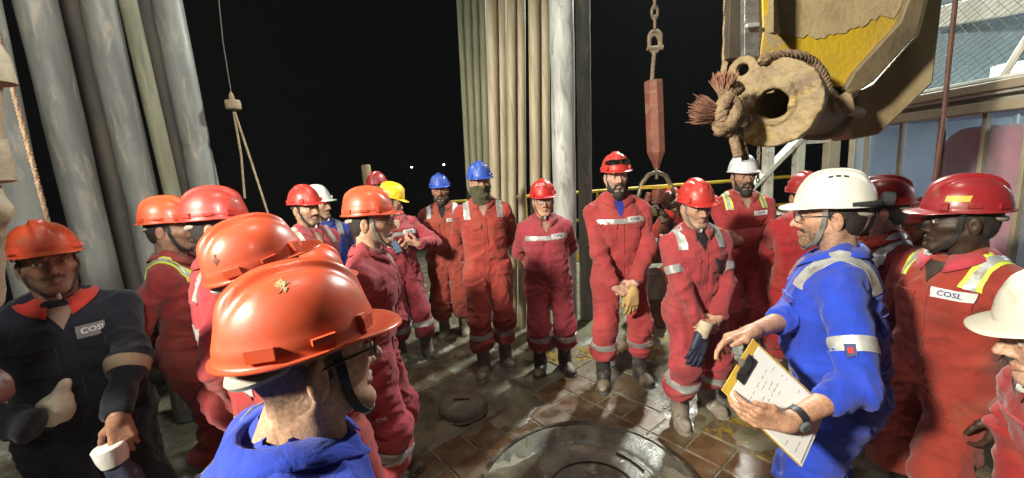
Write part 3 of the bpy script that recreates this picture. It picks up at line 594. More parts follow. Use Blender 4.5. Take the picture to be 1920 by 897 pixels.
MB().box((.05, 0, 0), (.08, .26, .17)).build('lamp_housing', m_cab, lm, bev=.01); MB().box((.002, 0, 0), (.012, .22, .13)).build('lamp_glass', mat('roof_lamp_glow', (1, 1, 1), emit=(.9, .97, 1), estr=40, bump=0), lm, bev=.003)
MB().tube([(.08, 0, -.06), (.1, 0, -.5)], .015, 8).build('lamp_arm', m_cab, lm)
tb_ = thing('overhead_beams', 'pale steel beams above the cabin roof at the top right', 'beam', (XC, yc, zt+1.2))
a, c = atX(1790, 18, XC+.5), atX(1930, 2, XC+.2); o0 = Vector((XC, yc, zt+1.2))
MB().bar(at(1770, 32, 3.4)-o0, at(1960, -10, 2.6)-o0, .10, .16).build('beam', m_wst, tb_, bev=.006); MB().bar(at(1785, 70, 3.6)-o0, at(1960, 30, 3.0)-o0, .08, .10).build('beam', m_wst, tb_, bev=.006)
MB().bar(at(1870, 60, 3.2)-o0, at(1940, -40, 3.0)-o0, .035, .035).build('strut', m_wst, tb_, bev=.004)
hg = at(1775, 160, 1.75); hp = thing('hanging_cable', 'thin dark steel cable hanging in front of the cabin', 'cable', tuple(hg)); MB().tube([at(1798, -60, 1.75)-hg, at(1782, 90, 1.75)-hg, at(1768, 230, 1.75)-hg, at(1752, 345, 1.75)-hg], .0085, 8).build('cable_line', m_rustd, hp)
# clutter on the floor behind the speaker
m_hose = mat('hose_black', (.035, .034, .03), rough=.45); m_hosew = mat('hose_pale', (.38, .38, .32), rough=.5)
r_ = random.Random(3); hs = [(1430, 470, 3.9), (1458, 520, 3.8), (1478, 505, 3.7)]
for k in range(5):
    c = atZ(1462+r_.uniform(-22, 22), 560+r_.uniform(-45, 55), .03); P = []
    rad = r_.uniform(.16, .34)
    for i in range(34):
        a = i*.42; P.append((rad*math.cos(a)*(1+.1*math.sin(i)), rad*.9*math.sin(a), .02+.006*(i % 5)+.02*k*.5))
    t = thing('hose_coil', ['black rubber hose coil on the floor behind the speaker', 'pale hose coil on the floor behind the speaker', 'slack loop of black hose, nearest the speaker', 'pale looped hose next to the wooden block', 'tight black hose coil under the pale hose'][k], 'hose', (c.x, c.y, 0)); MB().tube(P, .014, 8).build('hose', m_hosew if k % 2 else m_hose, t)
c = at(1462, 470, 4.2); t = thing('tool_chest', 'grey muddy steel chest behind the speaker\'s hand', 'chest', (c.x, c.y, 0)); MB().box((0, 0, .57), (.5, .4, 1.0)).build('chest_body', m_cab, t, bev=.01); MB().box((0, 0, 1.09), (.52, .42, .04)).build('chest_lid', m_beam, t, bev=.008)
MB().box((0, -.215, .9), (.1, .02, .03)).build('latch', m_rustd, t)
c = atZ(1455, 520, .55); t = thing('timber_block', 'pale sawn timber block lying on a stand behind the folded arms worker', 'timber', (c.x, c.y, 0)); MB().box((0, 0, .60), (.45, .14, .10)).build('timber', mat('timber', (.42, .27, .12), (.33, .2, .09), scale=3, rough=.7, stretch=(1, 8, 8)), t, bev=.004); MB().box((0, 0, .27), (.4, .12, .54)).build('stand', m_rustd, t, bev=.006)

# ------------------------------------------------------------------ pipe tong at the far left edge
pt0 = at(8, 400, 1.05); tg = thing('pipe_tong', 'muddy pipe tong jaws hanging at the far left edge', 'tong', tuple(pt0)); T_ = lambda px, py, y=1.05: at((px-36), py, y)-pt0
def blob(nm, fn, lo, hi, m, h=.006): v, q = sdf_mesh(fn, lo, hi, h); return put(nm, np_mesh(nm, v, q), m, tg)
m_tong = mat('tong_mud', (.27, .23, .15), (.17, .14, .09), scale=9, rough=.7, bump=.6, bscale=50, dist=.006)
MB().tube([T_(-4, 40), T_(3, 190), T_(4, 300)], [.03, .034, .036], 16).build('hanger_tube', m_tong, tg)
MB().lathe([(.03, -.05), (.05, -.045), (.05, .02), (.04, .05)], T_(2, 120), n=20).build('collar', m_tong, tg); MB().lathe([(.036, -.06), (.048, -.055), (.05, .05), (.03, .06)], T_(4, 300), n=20).build('collar', m_tong, tg)
a_, b_ = np.array(T_(8, 355)), np.array(T_(30, 395)); c_, d_ = np.array(T_(12, 440)), np.array(T_(-8, 560))
blob('jaw', lambda p: smin(rc(p, a_, b_, .028, .026), smin(rc(p, b_, c_, .026, .028), rc(p, c_, d_, .030, .05), .02), .02)-.008*(fbm(p*24, 2)-.5), (-.25, -.15, -.45), (.2, .15, .2), m_tong)
e_ = np.array(T_(0, 735)); blob('roller', lambda p: smax(np.hypot(p[:, 0]-e_[0], p[:, 2]-e_[2])-.055, np.abs(p[:, 1]-e_[1])-.04, .012)-.006*(fbm(p*30, 2)-.5), e_-.12, e_+.12, m_rustd)
MB().box(Vector((-2.54, .30, 1.72))-pt0, (.52, .42, 1.76), Euler((0, 0, .75))).build('shade_block', m_tong, tg, bev=.04); MB().bar(Vector((-2.3, .5, 1.9))-pt0, T_(-6, 560), .10, .09).build('tong_arm', m_tong, tg, bev=.01)  # out-of-view block added to shade the navy worker, joined on by an arm
MB().bar(T_(-6, 560), T_(-4, 760), .06, .05).build('hinge_arm', m_tong, tg, bev=.008)
rl = at(50, 260, 1.9); t = thing('tag_line', 'tan rope running down in front of the leftmost collar', 'rope', tuple(rl)); twisted(t, 'rope_line', [at(-4, 60, 1.9)-rl, at(30, 190, 1.9)-rl, at(70, 340, 1.9)-rl, at(96, 440, 1.9)-rl], .010, m_ropem, 26)
# floodlight housings (behind the camera and off to the sides; the last one carries the added fill)
m_fl = mat('lamp_body', (.2, .2, .2), rough=.5, metal=.5); m_fg = mat('flood_glass', (1, 1, 1), emit=(1, .96, .88), estr=6, bump=0)
for i, (p, a, e, c, s, sz) in enumerate(FLOODS):
    d = (Vector(a)-Vector(p)).normalized(); t = thing('floodlight', ['floodlight on a mast behind the crew on the left', 'floodlight hanging from the derrick over the far right of the floor', 'floodlight on a mast behind the camera', 'floodlight on a mast at the far left edge of the floor', 'floodlight hanging in the derrick above the crew'][i], 'floodlight', (p[0], p[1], 0))
    m = d.to_track_quat('-Z', 'Y').to_matrix(); MB().box(Vector((0, 0, p[2]))-d*.16, (.34, .26, .12), m).build('lamp_head', m_fl, t, bev=.01); MB().box(Vector((0, 0, p[2]))-d*.092, (.30, .22, .012), m).build('lamp_glass', m_fg, t)
    h2 = Vector((0, 0, p[2]))-d*.22; MB().tube([h2, (h2.x, h2.y, 8.5 if i in (1, 4) else 0)], .04, 10).build('mast', m_fl, t)
# ------------------------------------------------------------------ people: head, hands, overalls
def head_sdf(p, q):
    x = np.abs(p[:, 0]); pm = np.c_[x, p[:, 1:]]
    d = ell(p, (0, -.014, .034), (.076, .097, .088))
    d = smin(d, ell(p, (0, .026, -.028), (.059*q['w'], .066, .082)), .03)
    d = smin(d, rc(pm, (.052*q['w'], .0, -.045), (.020*q['w'], .070, -.104), .021, .018), .02)
    d = smin(d, ell(p, (0, .072, -.104), (.022, .020, .017)), .018)
    d = smin(d, rc(pm, (.040, .060, -.022), (.058, .03, -.018), .018, .016), .02)
    d = smin(d, rc(pm, (.010, .085, .024), (.046, .066, .022), .0095, .009), .012)
    d = smax(d, -ell(pm, (.033, .098, .002), (.021, .019, .0135)), .012)
    nl = q['n']
    d = smin(d, rc(p, (0, .083, .012), (0, .101+.010*nl, -.034), .0085, .0120*(.7+.3*nl)), .009)
    d = smin(d, rc(pm, (.011, .096, -.038), (.015, .089, -.040), .0085, .0075), .006)
    d = smin(d, rc(pm, (0, .0905, -.067), (.022, .080, -.071), .0062, .004), .005)
    d = smin(d, rc(pm, (0, .0895, -.0785), (.019, .080, -.075), .0066, .004), .005)
    d = smax(d, -rc(pm, (0, .0985, -.0728), (.022, .086, -.0728), .0018, .001), .002)
    lid = np.maximum(ell(pm, (.0325, .0785, .002), (.0158, .0138, .0138)), -(np.abs(p[:, 2]-.0005)-.0042-(.002*(p[:, 2] > 0))))
    d = smin(d, lid, .004); d = np.minimum(d, ell(pm, (.0325, .0775, .002), (.0128, .0125, .0125)))
    # ears
    e = ell(np.c_[(x-.079)*.96-(p[:, 1]+.015)*-.28, (p[:, 1]+.015)*.96+(x-.079)*-.28, p[:, 2]+.012-.12*(p[:, 1]+.015)], (0, 0, 0), (.0085, .0185, .032))
    e = smax(e, -ell(pm, (.091, -.008, -.008), (.009, .0095, .0185)), .004)
    d = smin(d, e, .006)
    d = smin(d, rc(p, (0, -.028, -.05), (0, -.045, -.24), .054*q['nk'], .061*q['nk']), .03)
    d = smin(d, rc(pm, (.05, -.02, -.06), (.02, .02, -.2), .018, .018), .03)
    if q['fat']: d = smin(d, ell(p, (0, .03, -.075), (.062, .055, .04)), .03)
    return d
def head_color(V, q):
    sk = np.array(q['skin'], np.float32); c = np.tile(sk, (len(V), 1)); x, y, z = np.abs(V[:, 0]), V[:, 1], V[:, 2]
    g = lambda cx, cy, cz, s: np.exp(-(((x-cx)**2+(y-cy)**2+(z-cz)**2)/s**2))[:, None]
    red = np.clip(g(.045, .07, -.025, .025)+g(0, .112, -.035, .016)+g(.082, -.015, 0, .03)*.8, 0, 1)*.5
    c = c*(1-red)+c*np.array([1.12, .80, .76])*red
    dk = np.clip(g(.033, .085, -.002, .015), 0, 1)*.35; c = c*(1-dk*np.array([.7, .9, 1]))
    lip = ((np.abs(z+.073) < .0125) & (x < .024) & (y > .082))[:, None]*.5; c = c*(1-lip)+np.array([.30, .12, .10])*(sk.mean()/.3)*lip
    nz = vnoise(V*260)
    brow = ((np.abs(z-.026+.25*(x-.03)**2/.03-(.002)) < .0065) & (x > .010) & (x < .050) & (y > .055)); b = (brow*np.clip(nz*1.6, .5, 1))[:, None]*.92
    c = c*(1-b)+np.array([.018, .013, .010])*b
    jaw = (z < -.05-.25*(.09-y)+.02*np.clip(y, 0, 1))*1.
    st = q['stub']*np.clip((-.042-z)/.02+0, 0, 1)*np.clip((y-.0)/.03, 0, 1)*(z > -.14)*np.clip(nz*1.5, .4, 1); st = st[:, None]*.8
    mus = ((np.abs(z+.056) < .008) & (x < .032) & (y > .075))*q['mus']; st = np.maximum(st, mus[:, None]*.9)
    st = st*(1-lip/.6)
    c = c*(1-st)+np.array([.025, .019, .016])*st
    r = np.sqrt((x-.0325)**2+(z-.002)**2); ey = (np.sqrt((x-.0325)**2+(y-.0775)**2+(z-.002)**2) < .0134) & (y > .082) & (np.abs(z-.001) < .0058)
    bz = q.get('buzz', 0)*((y < .012+.0*z) & (z > -.085+np.clip((y+.07)/.09, 0, 1)*.075) & ~((x > .074) & (y > -.045)))*np.clip((z+.10)/.06, .25, 1)*np.clip(nz*.9+.5, .3, 1); bz = bz[:, None]; c = c*(1-bz)+np.array([.03, .022, .018])*bz
    c[ey] = (.52, .50, .47); c[ey & (r < .0064)] = (.03, .018, .012)
    return c
HEADS = {}
def head_mesh(q):
    k = str(q)
    if k not in HEADS:
        h = q.get('h', .0038)
        f = lambda p: head_sdf(p, q); V, Q = sdf_mesh(f, (-.105, -.135, -.25), (.105, .14, .135), h)
        for _ in range(2):
            d = f(V); e = .0015
            gr = np.stack([f(V+np.eye(3, dtype=np.float32)[a]*e)-d for a in range(3)], 1)/e
            V = V-gr*(d/np.maximum((gr**2).sum(1), .2))[:, None]
        HEADS[k] = (V.astype(np.float32), Q, head_color(V, q))
    return HEADS[k]
def unit(v): v = np.asarray(v, np.float64); return v/max(np.linalg.norm(v), 1e-9)
def hand_prims(wr, F, N, side, curl=(.5, .6, .5), spread=.1, thumb=(.6, .7, .35), s=1., fat=1., each=None):
    F = unit(F); N = unit(np.asarray(N)-F*np.dot(N, F)); T = np.cross(F, N)*side; wr = np.asarray(wr, float); pr = []
    bases = [(.086, .030), (.091, .0095), (.086, -.0105), (.077, -.0285)]; lens = [(.041, .025, .020), (.045, .028, .021), (.041, .026, .021), (.032, .019, .018)]
    for i, ((a, t), L) in enumerate(zip(bases, lens)):
        b = wr+s*(F*a+T*t+N*(.004 if i in (1, 2) else 0)); pr.append(('p', wr+s*(F*.005+T*t*.55), b, .019*s*fat, .0125*s*fat))
        ang = 0; d0 = unit(F+T*spread*(1.2-i*.85)*.5); pos = b; rad = (.0098, .0092, .0084, .0072) if i < 3 else (.0086, .008, .0073, .0063)
        cc = each[i] if each else curl
        for j in range(3):
            ang += cc[j]*(1+.07*i); dr = d0*math.cos(ang)+N*math.sin(ang); e = pos+dr*L[j]*s
            pr.append(('f%d' % i, pos, e, rad[j]*s*fat, rad[j+1]*s*fat)); pos = e
    tb = wr+s*(F*.022+T*.022+N*.010); td = unit(F*thumb[0]+T*thumb[1]+N*thumb[2]); pr.append(('p', wr+s*(F*.015+T*.008+N*.006), tb+td*.038*s, .019*s*fat, .0135*s*fat))
    p1 = tb+td*.040*s; td2 = unit(td+F*.45-T*.25); p2 = p1+td2*.031*s; td3 = unit(td2+F*.3-T*.15+N*.1); p3 = p2+td3*.026*s
    pr += [('t', tb, p1, .014*s*fat, .0115*s*fat), ('t', p1, p2, .0112*s*fat, .0098*s*fat), ('t', p2, p3, .0098*s*fat, .0075*s*fat)]
    pr.append(('p', wr-F*.012*s, wr+F*.012*s, .027*s, .024*s))
    return pr
def hand_sdf(pr, p):
    groups = {}
    for g, a, b, ra, rb in pr: groups.setdefault(g[0] if g == 'p' else g, []).append((a, b, ra, rb))
    out = None
    d = None
    for a, b, ra, rb in groups['p']: e = rc(p, a, b, ra, rb); d = e if d is None else smin(d, e, .010)
    fd = None
    for g, L in groups.items():
        if g == 'p': continue
        e = None
        for a, b, ra, rb in L: t = rc(p, a, b, ra, rb); e = t if e is None else smin(e, t, .003)
        fd = e if fd is None else smin(fd, e, .0022)
    return smin(d, fd, .008)
def hand_mesh(pr, h=.0042):
    P = np.array([x for _, a, b, _, _ in pr for x in (a, b)]); return sdf_mesh(lambda p: hand_sdf(pr, p), P.min(0)-.035, P.max(0)+.035, h)
def ik(S, W, l1, l2, pole):
    S, W = np.asarray(S, float), np.asarray(W, float); d = W-S; L = min(np.linalg.norm(d), (l1+l2)*.995); u = unit(d); W = S+u*L
    a = (l1*l1-l2*l2+L*L)/(2*L); hgt = math.sqrt(max(l1*l1-a*a, 0)); q = np.asarray(pole, float); q = unit(q-u*np.dot(q, u)); return S+u*a+q*hgt, W
ZP = [.74, .80, .86, .92, 1.00, 1.07, 1.14, 1.22, 1.30, 1.37, 1.42, 1.455, 1.485, 1.52]
RX = [.150, .165, .176, .180, .174, .168, .176, .188, .198, .188, .160, .122, .092, .075]
RY = [.105, .115, .124, .128, .121, .116, .124, .134, .139, .130, .112, .096, .082, .074]
CY = [0, -.005, -.01, -.01, -.002, .004, .008, .010, .010, .002, -.008, -.014, -.016, -.014]

SHIRT_W = 1.
class Fig:
    """skeleton and overalls of one person, in the person's own frame (facing +Y, feet at z = 0)"""
    def __init__(s, k, girth=1., lean=0, belly=0., stance=.11, arms=None, legs=None, side_lean=0, twist=0, shoulders=1., al=1.):
        s.k, s.g, s.lean, s.belly = k, girth, lean, belly; s.sl = side_lean
        s.j = {'hipR': (.092*k, 0, .90*k), 'hipL': (-.092*k, 0, .90*k)}
        st = stance
        s.j['anR'] = (st, .0, .10); s.j['anL'] = (-st, .0, .10)
        if legs: s.j.update(legs)
        for S in 'RL': s.j['kn'+S] = ik(s.j['hip'+S], s.j['an'+S], .42*k, .40*k, (.15 if S == 'R' else -.15, 1, 0))[0]
        for S, sg in (('R', 1), ('L', -1)):
            sh = np.array((sg*.187*k*girth**.5*shoulders, s.ly(1.37*k)-.004, 1.372*k)); sh[0] += s.sl*(1.388*k-.95*k); a = arms[S]
            el, wr = ik(sh, a['w'], .295*k*al, .265*k*al, a['pole']); s.j['sh'+S], s.j['el'+S], s.j['wr'+S] = sh, el, wr
    def ly(s, z): return math.tan(s.lean)*max(z-.95*s.k, 0)
    def torso(s, p):
        k = s.k; z = p[:, 2]/k; bl = np.exp(-((z-1.06)/.13)**2)*s.belly
        rx = np.interp(z, ZP, RX)*k*s.g+bl*.4; ry = np.interp(z, ZP, RY)*k*s.g+bl; cy = np.interp(z, ZP, CY)*k+bl*.8+math.tan(s.lean)*np.maximum(p[:, 2]-.95*k, 0)
        x = p[:, 0]-s.sl*np.maximum(p[:, 2]-.95*k, 0); y = p[:, 1]-cy
        q = (np.abs(x/rx)**2.3+np.abs(y/ry)**2.3)**(1/2.3); d = (q-1)*np.minimum(rx, ry)*.92
        return smax(smax(d, p[:, 2]-1.475*k, .02), .78*k-p[:, 2], .05)
    def sdf_parts(s, p):
        j, k, g = s.j, s.k, s.g; t = s.torso(p)
        for S, sg in (('R', 1), ('L', -1)):
            nb = (sg*.045+s.sl*.5*k, s.ly(1.46*k)-.02, 1.475*k); t = smin(t, rc(p, nb, j['sh'+S]+np.array([0, -.008, .028*k]), .055*k, .046*k), .04)
        out = [t]
        for S in 'RL':
            c = s.cut.get(S, 1.); wr = j['el'+S]+(j['wr'+S]-j['el'+S])*c
            a = smin(rc(p, j['sh'+S], j['el'+S], .070*k*g**.5, .055*k*g**.4), rc(p, j['el'+S], wr, .055*k*g**.4, .044*k*g**.4), .02); 
            fd = unit(j['wr'+S]-j['el'+S]).astype(np.float32); a = smax(a, (p-wr.astype(np.float32))@fd-.005, .012); out.append(a)
        for S in 'RL':
            l = smin(rc(p, j['hip'+S], j['kn'+S], .112*k*g, .081*k*g), rc(p, j['kn'+S], j['an'+S], .081*k*g, .070*k*g), .03)
            l = smin(l, ell(p, np.array(j['an'+S])*np.array([1, 1, 0])+np.array([0, 0, s.cuff+.055]), (.075*g, .078*g, .070)), .03)
            out.append(smax(l, s.cuff-p[:, 2], .02))
        return out
    def sdf(s, p):
        P = s.sdf_parts(p); l = smin(P[3], P[4], .012); d = smin(P[0], l, .05); a = smin(d, P[1], .035); return smin(a, P[2], .035)
    def build(s, cuff=.24, cut={}, h=.011, zlo=0, wr_amp=1., seed=0):
        s.cuff, s.cut = cuff, cut; pts = np.array([np.asarray(v) for v in s.j.values()]); lo = pts.min(0)-.16; hi = pts.max(0)+.16; lo[2] = max(cuff-.02, zlo); hi[2] = 1.53*s.k
        lo[1] = min(lo[1], -.24); hi[1] = max(hi[1], .28+s.ly(1.4*s.k)); V, Q = sdf_mesh(s.sdf, lo, hi, h)
        P = np.stack(s.sdf_parts(V), 1); lab = P.argmin(1); N = vnormals(V, Q); sd = seed*3.7; k = s.k
        # folds of the cloth
        z = V[:, 2]/k; o = np.zeros(len(V), np.float32)
        sm = lambda v: v**1.35
        W = np.c_[fbm(V*3+sd, 2), fbm(V*3+sd+9, 2), fbm(V*3+sd+21, 2)]-.5           # slow warp so that folds wander
        A = sm(ridge(vnoise(np.c_[V[:, 0]*6+V[:, 2]*3, V[:, 1]*6, V[:, 2]*4.5-V[:, 0]*4]+W*3+sd)))
        leg = (lab >= 3); tor = (lab == 0); arm = (lab == 1) | (lab == 2)
        drape = sm(ridge(vnoise(np.c_[V[:, 0]*10, V[:, 1]*10, V[:, 2]*2.2]+W*2.5+sd)))
        kz = s.j['knR'][2]; rings = sm(ridge(vnoise(np.c_[V[:, 0]*5+sd, V[:, 1]*5, V[:, 2]*19+V[:, 0]*6]+W*4)))
        fine = sm(ridge(vnoise(np.c_[V[:, 0]*16-V[:, 2]*9, V[:, 1]*16, V[:, 2]*13+V[:, 0]*8]+W*5+sd)))
        o += leg*(.012*drape+.016*rings*(np.exp(-((V[:, 2]-kz)/.12)**2)*.8+np.exp(-((V[:, 2]-cuff-.08)/.11)**2)*1.3)+.005*A+.007*fine**1.5)
        ang = np.arctan2(V[:, 0], V[:, 2]-.88*k); crotch = sm(ridge(vnoise(np.c_[ang*5+sd, V[:, 1]*4, np.hypot(V[:, 0], V[:, 2]-.85*k)*3]+W*2)))
        o += tor*(.010*A+.014*drape*np.exp(-((z-1.13)/.12)**2)+.013*rings*np.exp(-((z-1.03)/.06)**2)+.007*fine**1.5)+(tor | leg)*.012*crotch*np.exp(-((z-.84)/.10)**2)
        for S, L in (('R', 1), ('L', 2)):
            e = s.j['el'+S]; u1 = unit(s.j['el'+S]-s.j['sh'+S]); u2 = unit(s.j['wr'+S]-e); c = V-e
            al = np.where((c@u2) > 0, c@u2, c@u1); rg = sm(ridge(vnoise(np.c_[al*17+c[:, 2]*4, c[:, 0]*6+sd, c[:, 1]*6]+W*4)))
            o += (lab == L)*(.014*rg*(.45+.9*np.exp(-(al/.10)**2)+.7*np.exp(-((al-.2)/.08)**2))+.006*A+.006*fine**1.5)
        o = (o*1.35-.014)*wr_amp; V2 = V+N*o[:, None]; s.V, s.Q, s.lab, s.N = V2.astype(np.float32), Q, lab, N
        return s
    def bvh(s, labs):
        m = np.isin(s.lab[s.Q], labs).all(1); key = tuple(labs)
        if not hasattr(s, 'bc'): s.bc = {}
        if key not in s.bc: s.bc[key] = BVHTree.FromPolygons(s.V.tolist(), s.Q[m].tolist())
        return s.bc[key]

def skirt_grid(G, name, off=.0035):
    """closed hugging strip from a grid of (point, normal); rim drops to the cloth"""
    nu, nv = len(G), len(G[0]); V = []; F = []
    for row in G:
        for p, n in row: V.append(p+n*off)
    b = len(V)
    for row in G:
        for p, n in row: V.append(p-n*.006)
    I = lambda i, j: i*nv+j
    for i in range(nu-1):
        for j in range(nv-1): F.append((I(i, j), I(i+1, j), I(i+1, j+1), I(i, j+1)))
    edge = [(i, 0) for i in range(nu)]+[(nu-1, j) for j in range(1, nv)]+[(i, nv-1) for i in range(nu-2, -1, -1)]+[(0, j) for j in range(nv-2, 0, -1)]
    for a, c in zip(edge, edge[1:]+edge[:1]): F.append((I(*a), I(*a)+b, I(*c)+b, I(*c)))
    me = bpy.data.meshes.new(name); me.from_pydata(V, [], F); bm = bmesh.new(); bm.from_mesh(me); bmesh.ops.recalc_face_normals(bm, faces=bm.faces)
    bmesh.ops.delete(bm, geom=[v for v in bm.verts if not v.link_faces], context='VERTS'); bm.to_mesh(me); bm.free()
    me.polygons.foreach_set('use_smooth', np.full(len(me.polygons), True)); me.set_sharp_from_angle(angle=R(50)); return me
def cast(bv, o, d, far=.6):
    o, d = Vector(o), Vector(d).normalized(); hit = bv.ray_cast(o, d, far)
    if hit[0] is None:
        q = bv.find_nearest(o+d*far*.5); return q[0], (q[1] if q[1].dot(d) < 0 else -q[1])
    n = hit[1]; return hit[0], (n if n.dot(d) < 0 else -n)
def ringband(name, bv, c, ax, ref, w, a0, a1, m, parent, n=26, reach=.42, off=.0035):
    ax = Vector(ax).normalized(); ref = Vector(ref); ref = (ref-ax*ref.dot(ax)).normalized(); oth = ax.cross(ref); G = []
    for i in range(n+1):
        a = a0+(a1-a0)*i/n; dr = ref*math.cos(a)+oth*math.sin(a); G.append([cast(bv, Vector(c)+ax*(v*w)+dr*reach, -dr, reach) for v in (-.5, -.25, 0, .25, .5)])
    o = link(name, skirt_grid(G, name, off), parent); o.data.materials.append(m); return o
def patch(name, bv, c, dr, upv, w, h, m, parent, nu=7, nv=5, off=.0035, reach=.25, shape=None, shear=0):
    """flat cloth piece laid onto the overalls, seen along dr (pointing into the cloth)"""
    dr = Vector(dr).normalized(); u = Vector(upv); u = (u-dr*u.dot(dr)).normalized(); x = dr.cross(u); G = []
    for i in range(nu):
        row = []
        for j in range(nv):
            a, b = i/(nu-1)-.5, j/(nv-1)-.5
            if shape: a, b = shape(a, b)
            row.append(cast(bv, Vector(c)+x*(a*w+b*shear)+u*(b*h)-dr*reach, dr, reach*2))
        G.append(row)
    o = link(name, skirt_grid(G, name, off), parent); o.data.materials.append(m); return o
def text_mesh(s, size, extr=0, bold=0):
    cu = bpy.data.curves.new('lettering', 'FONT'); cu.body = s; cu.size = size; cu.align_x = 'CENTER'; cu.align_y = 'CENTER'; cu.resolution_u = 2; cu.offset = bold; cu.extrude = extr
    o = bpy.data.objects.new('lettering', cu); COL.objects.link(o); dg = bpy.context.evaluated_depsgraph_get(); me = bpy.data.meshes.new_from_object(o.evaluated_get(dg)); bpy.data.objects.remove(o); return me
def lettering(s, size, bv, c, dr, upv, m, parent, off=.006, reach=.25, bold=.0006):
    me = text_mesh(s, size, bold=bold); dr = Vector(dr).normalized(); u = Vector(upv); u = (u-dr*u.dot(dr)).normalized(); x = dr.cross(u)
    for v in me.vertices:
        p, n = cast(bv, Vector(c)+x*v.co.x+u*v.co.y-dr*reach, dr, reach*2); v.co = p+n*off
    o = link('lettering', me, parent); me.materials.append(m); return o
def mesh_bvh(me, M=None): return BVHTree.FromPolygons([(M @ v.co if M else v.co) for v in me.vertices], [tuple(p.vertices) for p in me.polygons])

# ---- helmet shells, straps, hair, boots: made once, shared
def helmet_shell(style):
    nt_, ns = 96, 30; V = []; ay, ax, H = .123, .102, .124
    def ext(th):
        a = abs((th+math.pi) % (2*math.pi)-math.pi); f = 1-min(max((a-.35)/.95, 0), 1); f = f*f*(3-2*f); return .009+.040*f, f
    rows = []
    for i in range(ns+1):
        ph = (i/ns)**.9*math.pi/2
        for j in range(nt_):
            th = 2*math.pi*j/nt_; cr, sr = max(math.cos(ph), 0)**.80, math.sin(ph)**.97
            x, y, z = ax*cr*math.sin(th), ay*cr*math.cos(th), H*sr
            t = min(max((z-.045)/.05, 0), 1); t = t*t*(3-2*t); n = Vector((x/ax**2, y/ay**2, z/H**2+1e-6)).normalized()
            if style == 'crest':
                e = abs(x); g = 1-min(max((e-.016)/.010, 0), 1); g = g*g*(3-2*g); b = .010*g*t
                e2 = abs(abs(x)-.034); b -= .0035*math.exp(-(e2/.007)**2)*t
            else:
                b = 0
                for xc in (-.042, 0, .042):
                    g = 1-min(max((abs(x-xc)-.007)/.006, 0), 1); g = g*g*(3-2*g); fr = min(max((.10-abs(y-.0))/.03, 0), 1); b += .0065*g*t*fr
            # band above the rim is set slightly proud
            b += .0022*(1-min(max((z-.022)/.006, 0), 1))
            V.append(Vector((x, y, z))+n*b)
    F = []
    for i in range(ns):
        for j in range(nt_): F.append((i*nt_+j, i*nt_+(j+1) % nt_, (i+1)*nt_+(j+1) % nt_, (i+1)*nt_+j))
    # brim rings going outwards from the rim, then the inside
    def ring(fn):
        b = len(V)
        for j in range(nt_): V.append(fn(j, 2*math.pi*j/nt_))
        return b
    def brim(s, dz):
        def fn(j, th):
            e, f = ext(th); v = V[j]; d = Vector((math.sin(th)*ax, math.cos(th)*ay, 0)).normalized()
            return Vector((v.x, v.y, 0))+d*e*s+Vector((0, 0, -.003-.010*f*s*s+dz))
        return fn
    prev = 0
    for s_, dz in ((.25, .0), (.6, 0), (.93, 0), (1., -.0015), (1.0, -.0045), (.9, -.0055), (.4, -.005)):
        b = ring(brim(s_, dz))
        for j in range(nt_): k = (j+1) % nt_; F.append((b+j, b+k, prev+k, prev+j))
        prev = b
    for i in range(0, ns+1, 5):                 # inner skin
        b = len(V)
        for j in range(nt_): v = V[i*nt_+j]; V.append(Vector((v.x*.965, v.y*.965, v.z*.97-.002)))
        for j in range(nt_): k = (j+1) % nt_; F.append((b+j, b+k, prev+k, prev+j))
        prev = b
    me = bpy.data.meshes.new('helmet'); me.from_pydata([tuple(v) for v in V], [], F)
    bm = bmesh.new(); bm.from_mesh(me); bmesh.ops.remove_doubles(bm, verts=bm.verts, dist=.00005); bmesh.ops.recalc_face_normals(bm, faces=bm.faces); bm.to_mesh(me); bm.free()
    me.polygons.foreach_set('use_smooth', np.full(len(me.polygons), True)); me.set_sharp_from_angle(angle=R(55)); return me
SHELL = {s: helmet_shell(s) for s in ('crest', 'ridges')}
SHELL_BV = {s: mesh_bvh(SHELL[s]) for s in SHELL}
mb = MB()                                       # accessory slots moulded on the rim (front pair and side pair)
def slot(y, sg, L, hgt, out):
    p, n = cast(SHELL_BV['crest'], (sg*.3, y, .016), (-sg, 0, 0)); n = Vector((n.x, n.y, 0)).normalized(); t = n.cross(Vector((0, 0, 1)))
    m = Matrix((t, n, Vector((0, 0, 1)))).transposed(); mb.box(p+n*out*.3, (L, out, hgt), m)
for sg in (-1, 1):
    slot(.082, sg, .024, .022, .016); slot(.080, sg, .017, .028, .011); slot(.012, sg, .036, .010, .009); slot(-.07, sg, .040, .020, .007)
bm_ = bmesh.new(); bm_.from_mesh(SHELL['crest']); me_ = mb.mesh('slots'); bm_.from_mesh(me_); bm_.to_mesh(SHELL['crest']); bm_.free(); SHELL['crest'].set_sharp_from_angle(angle=R(50))
HZ = .047                                       # rim height above the eyes' level
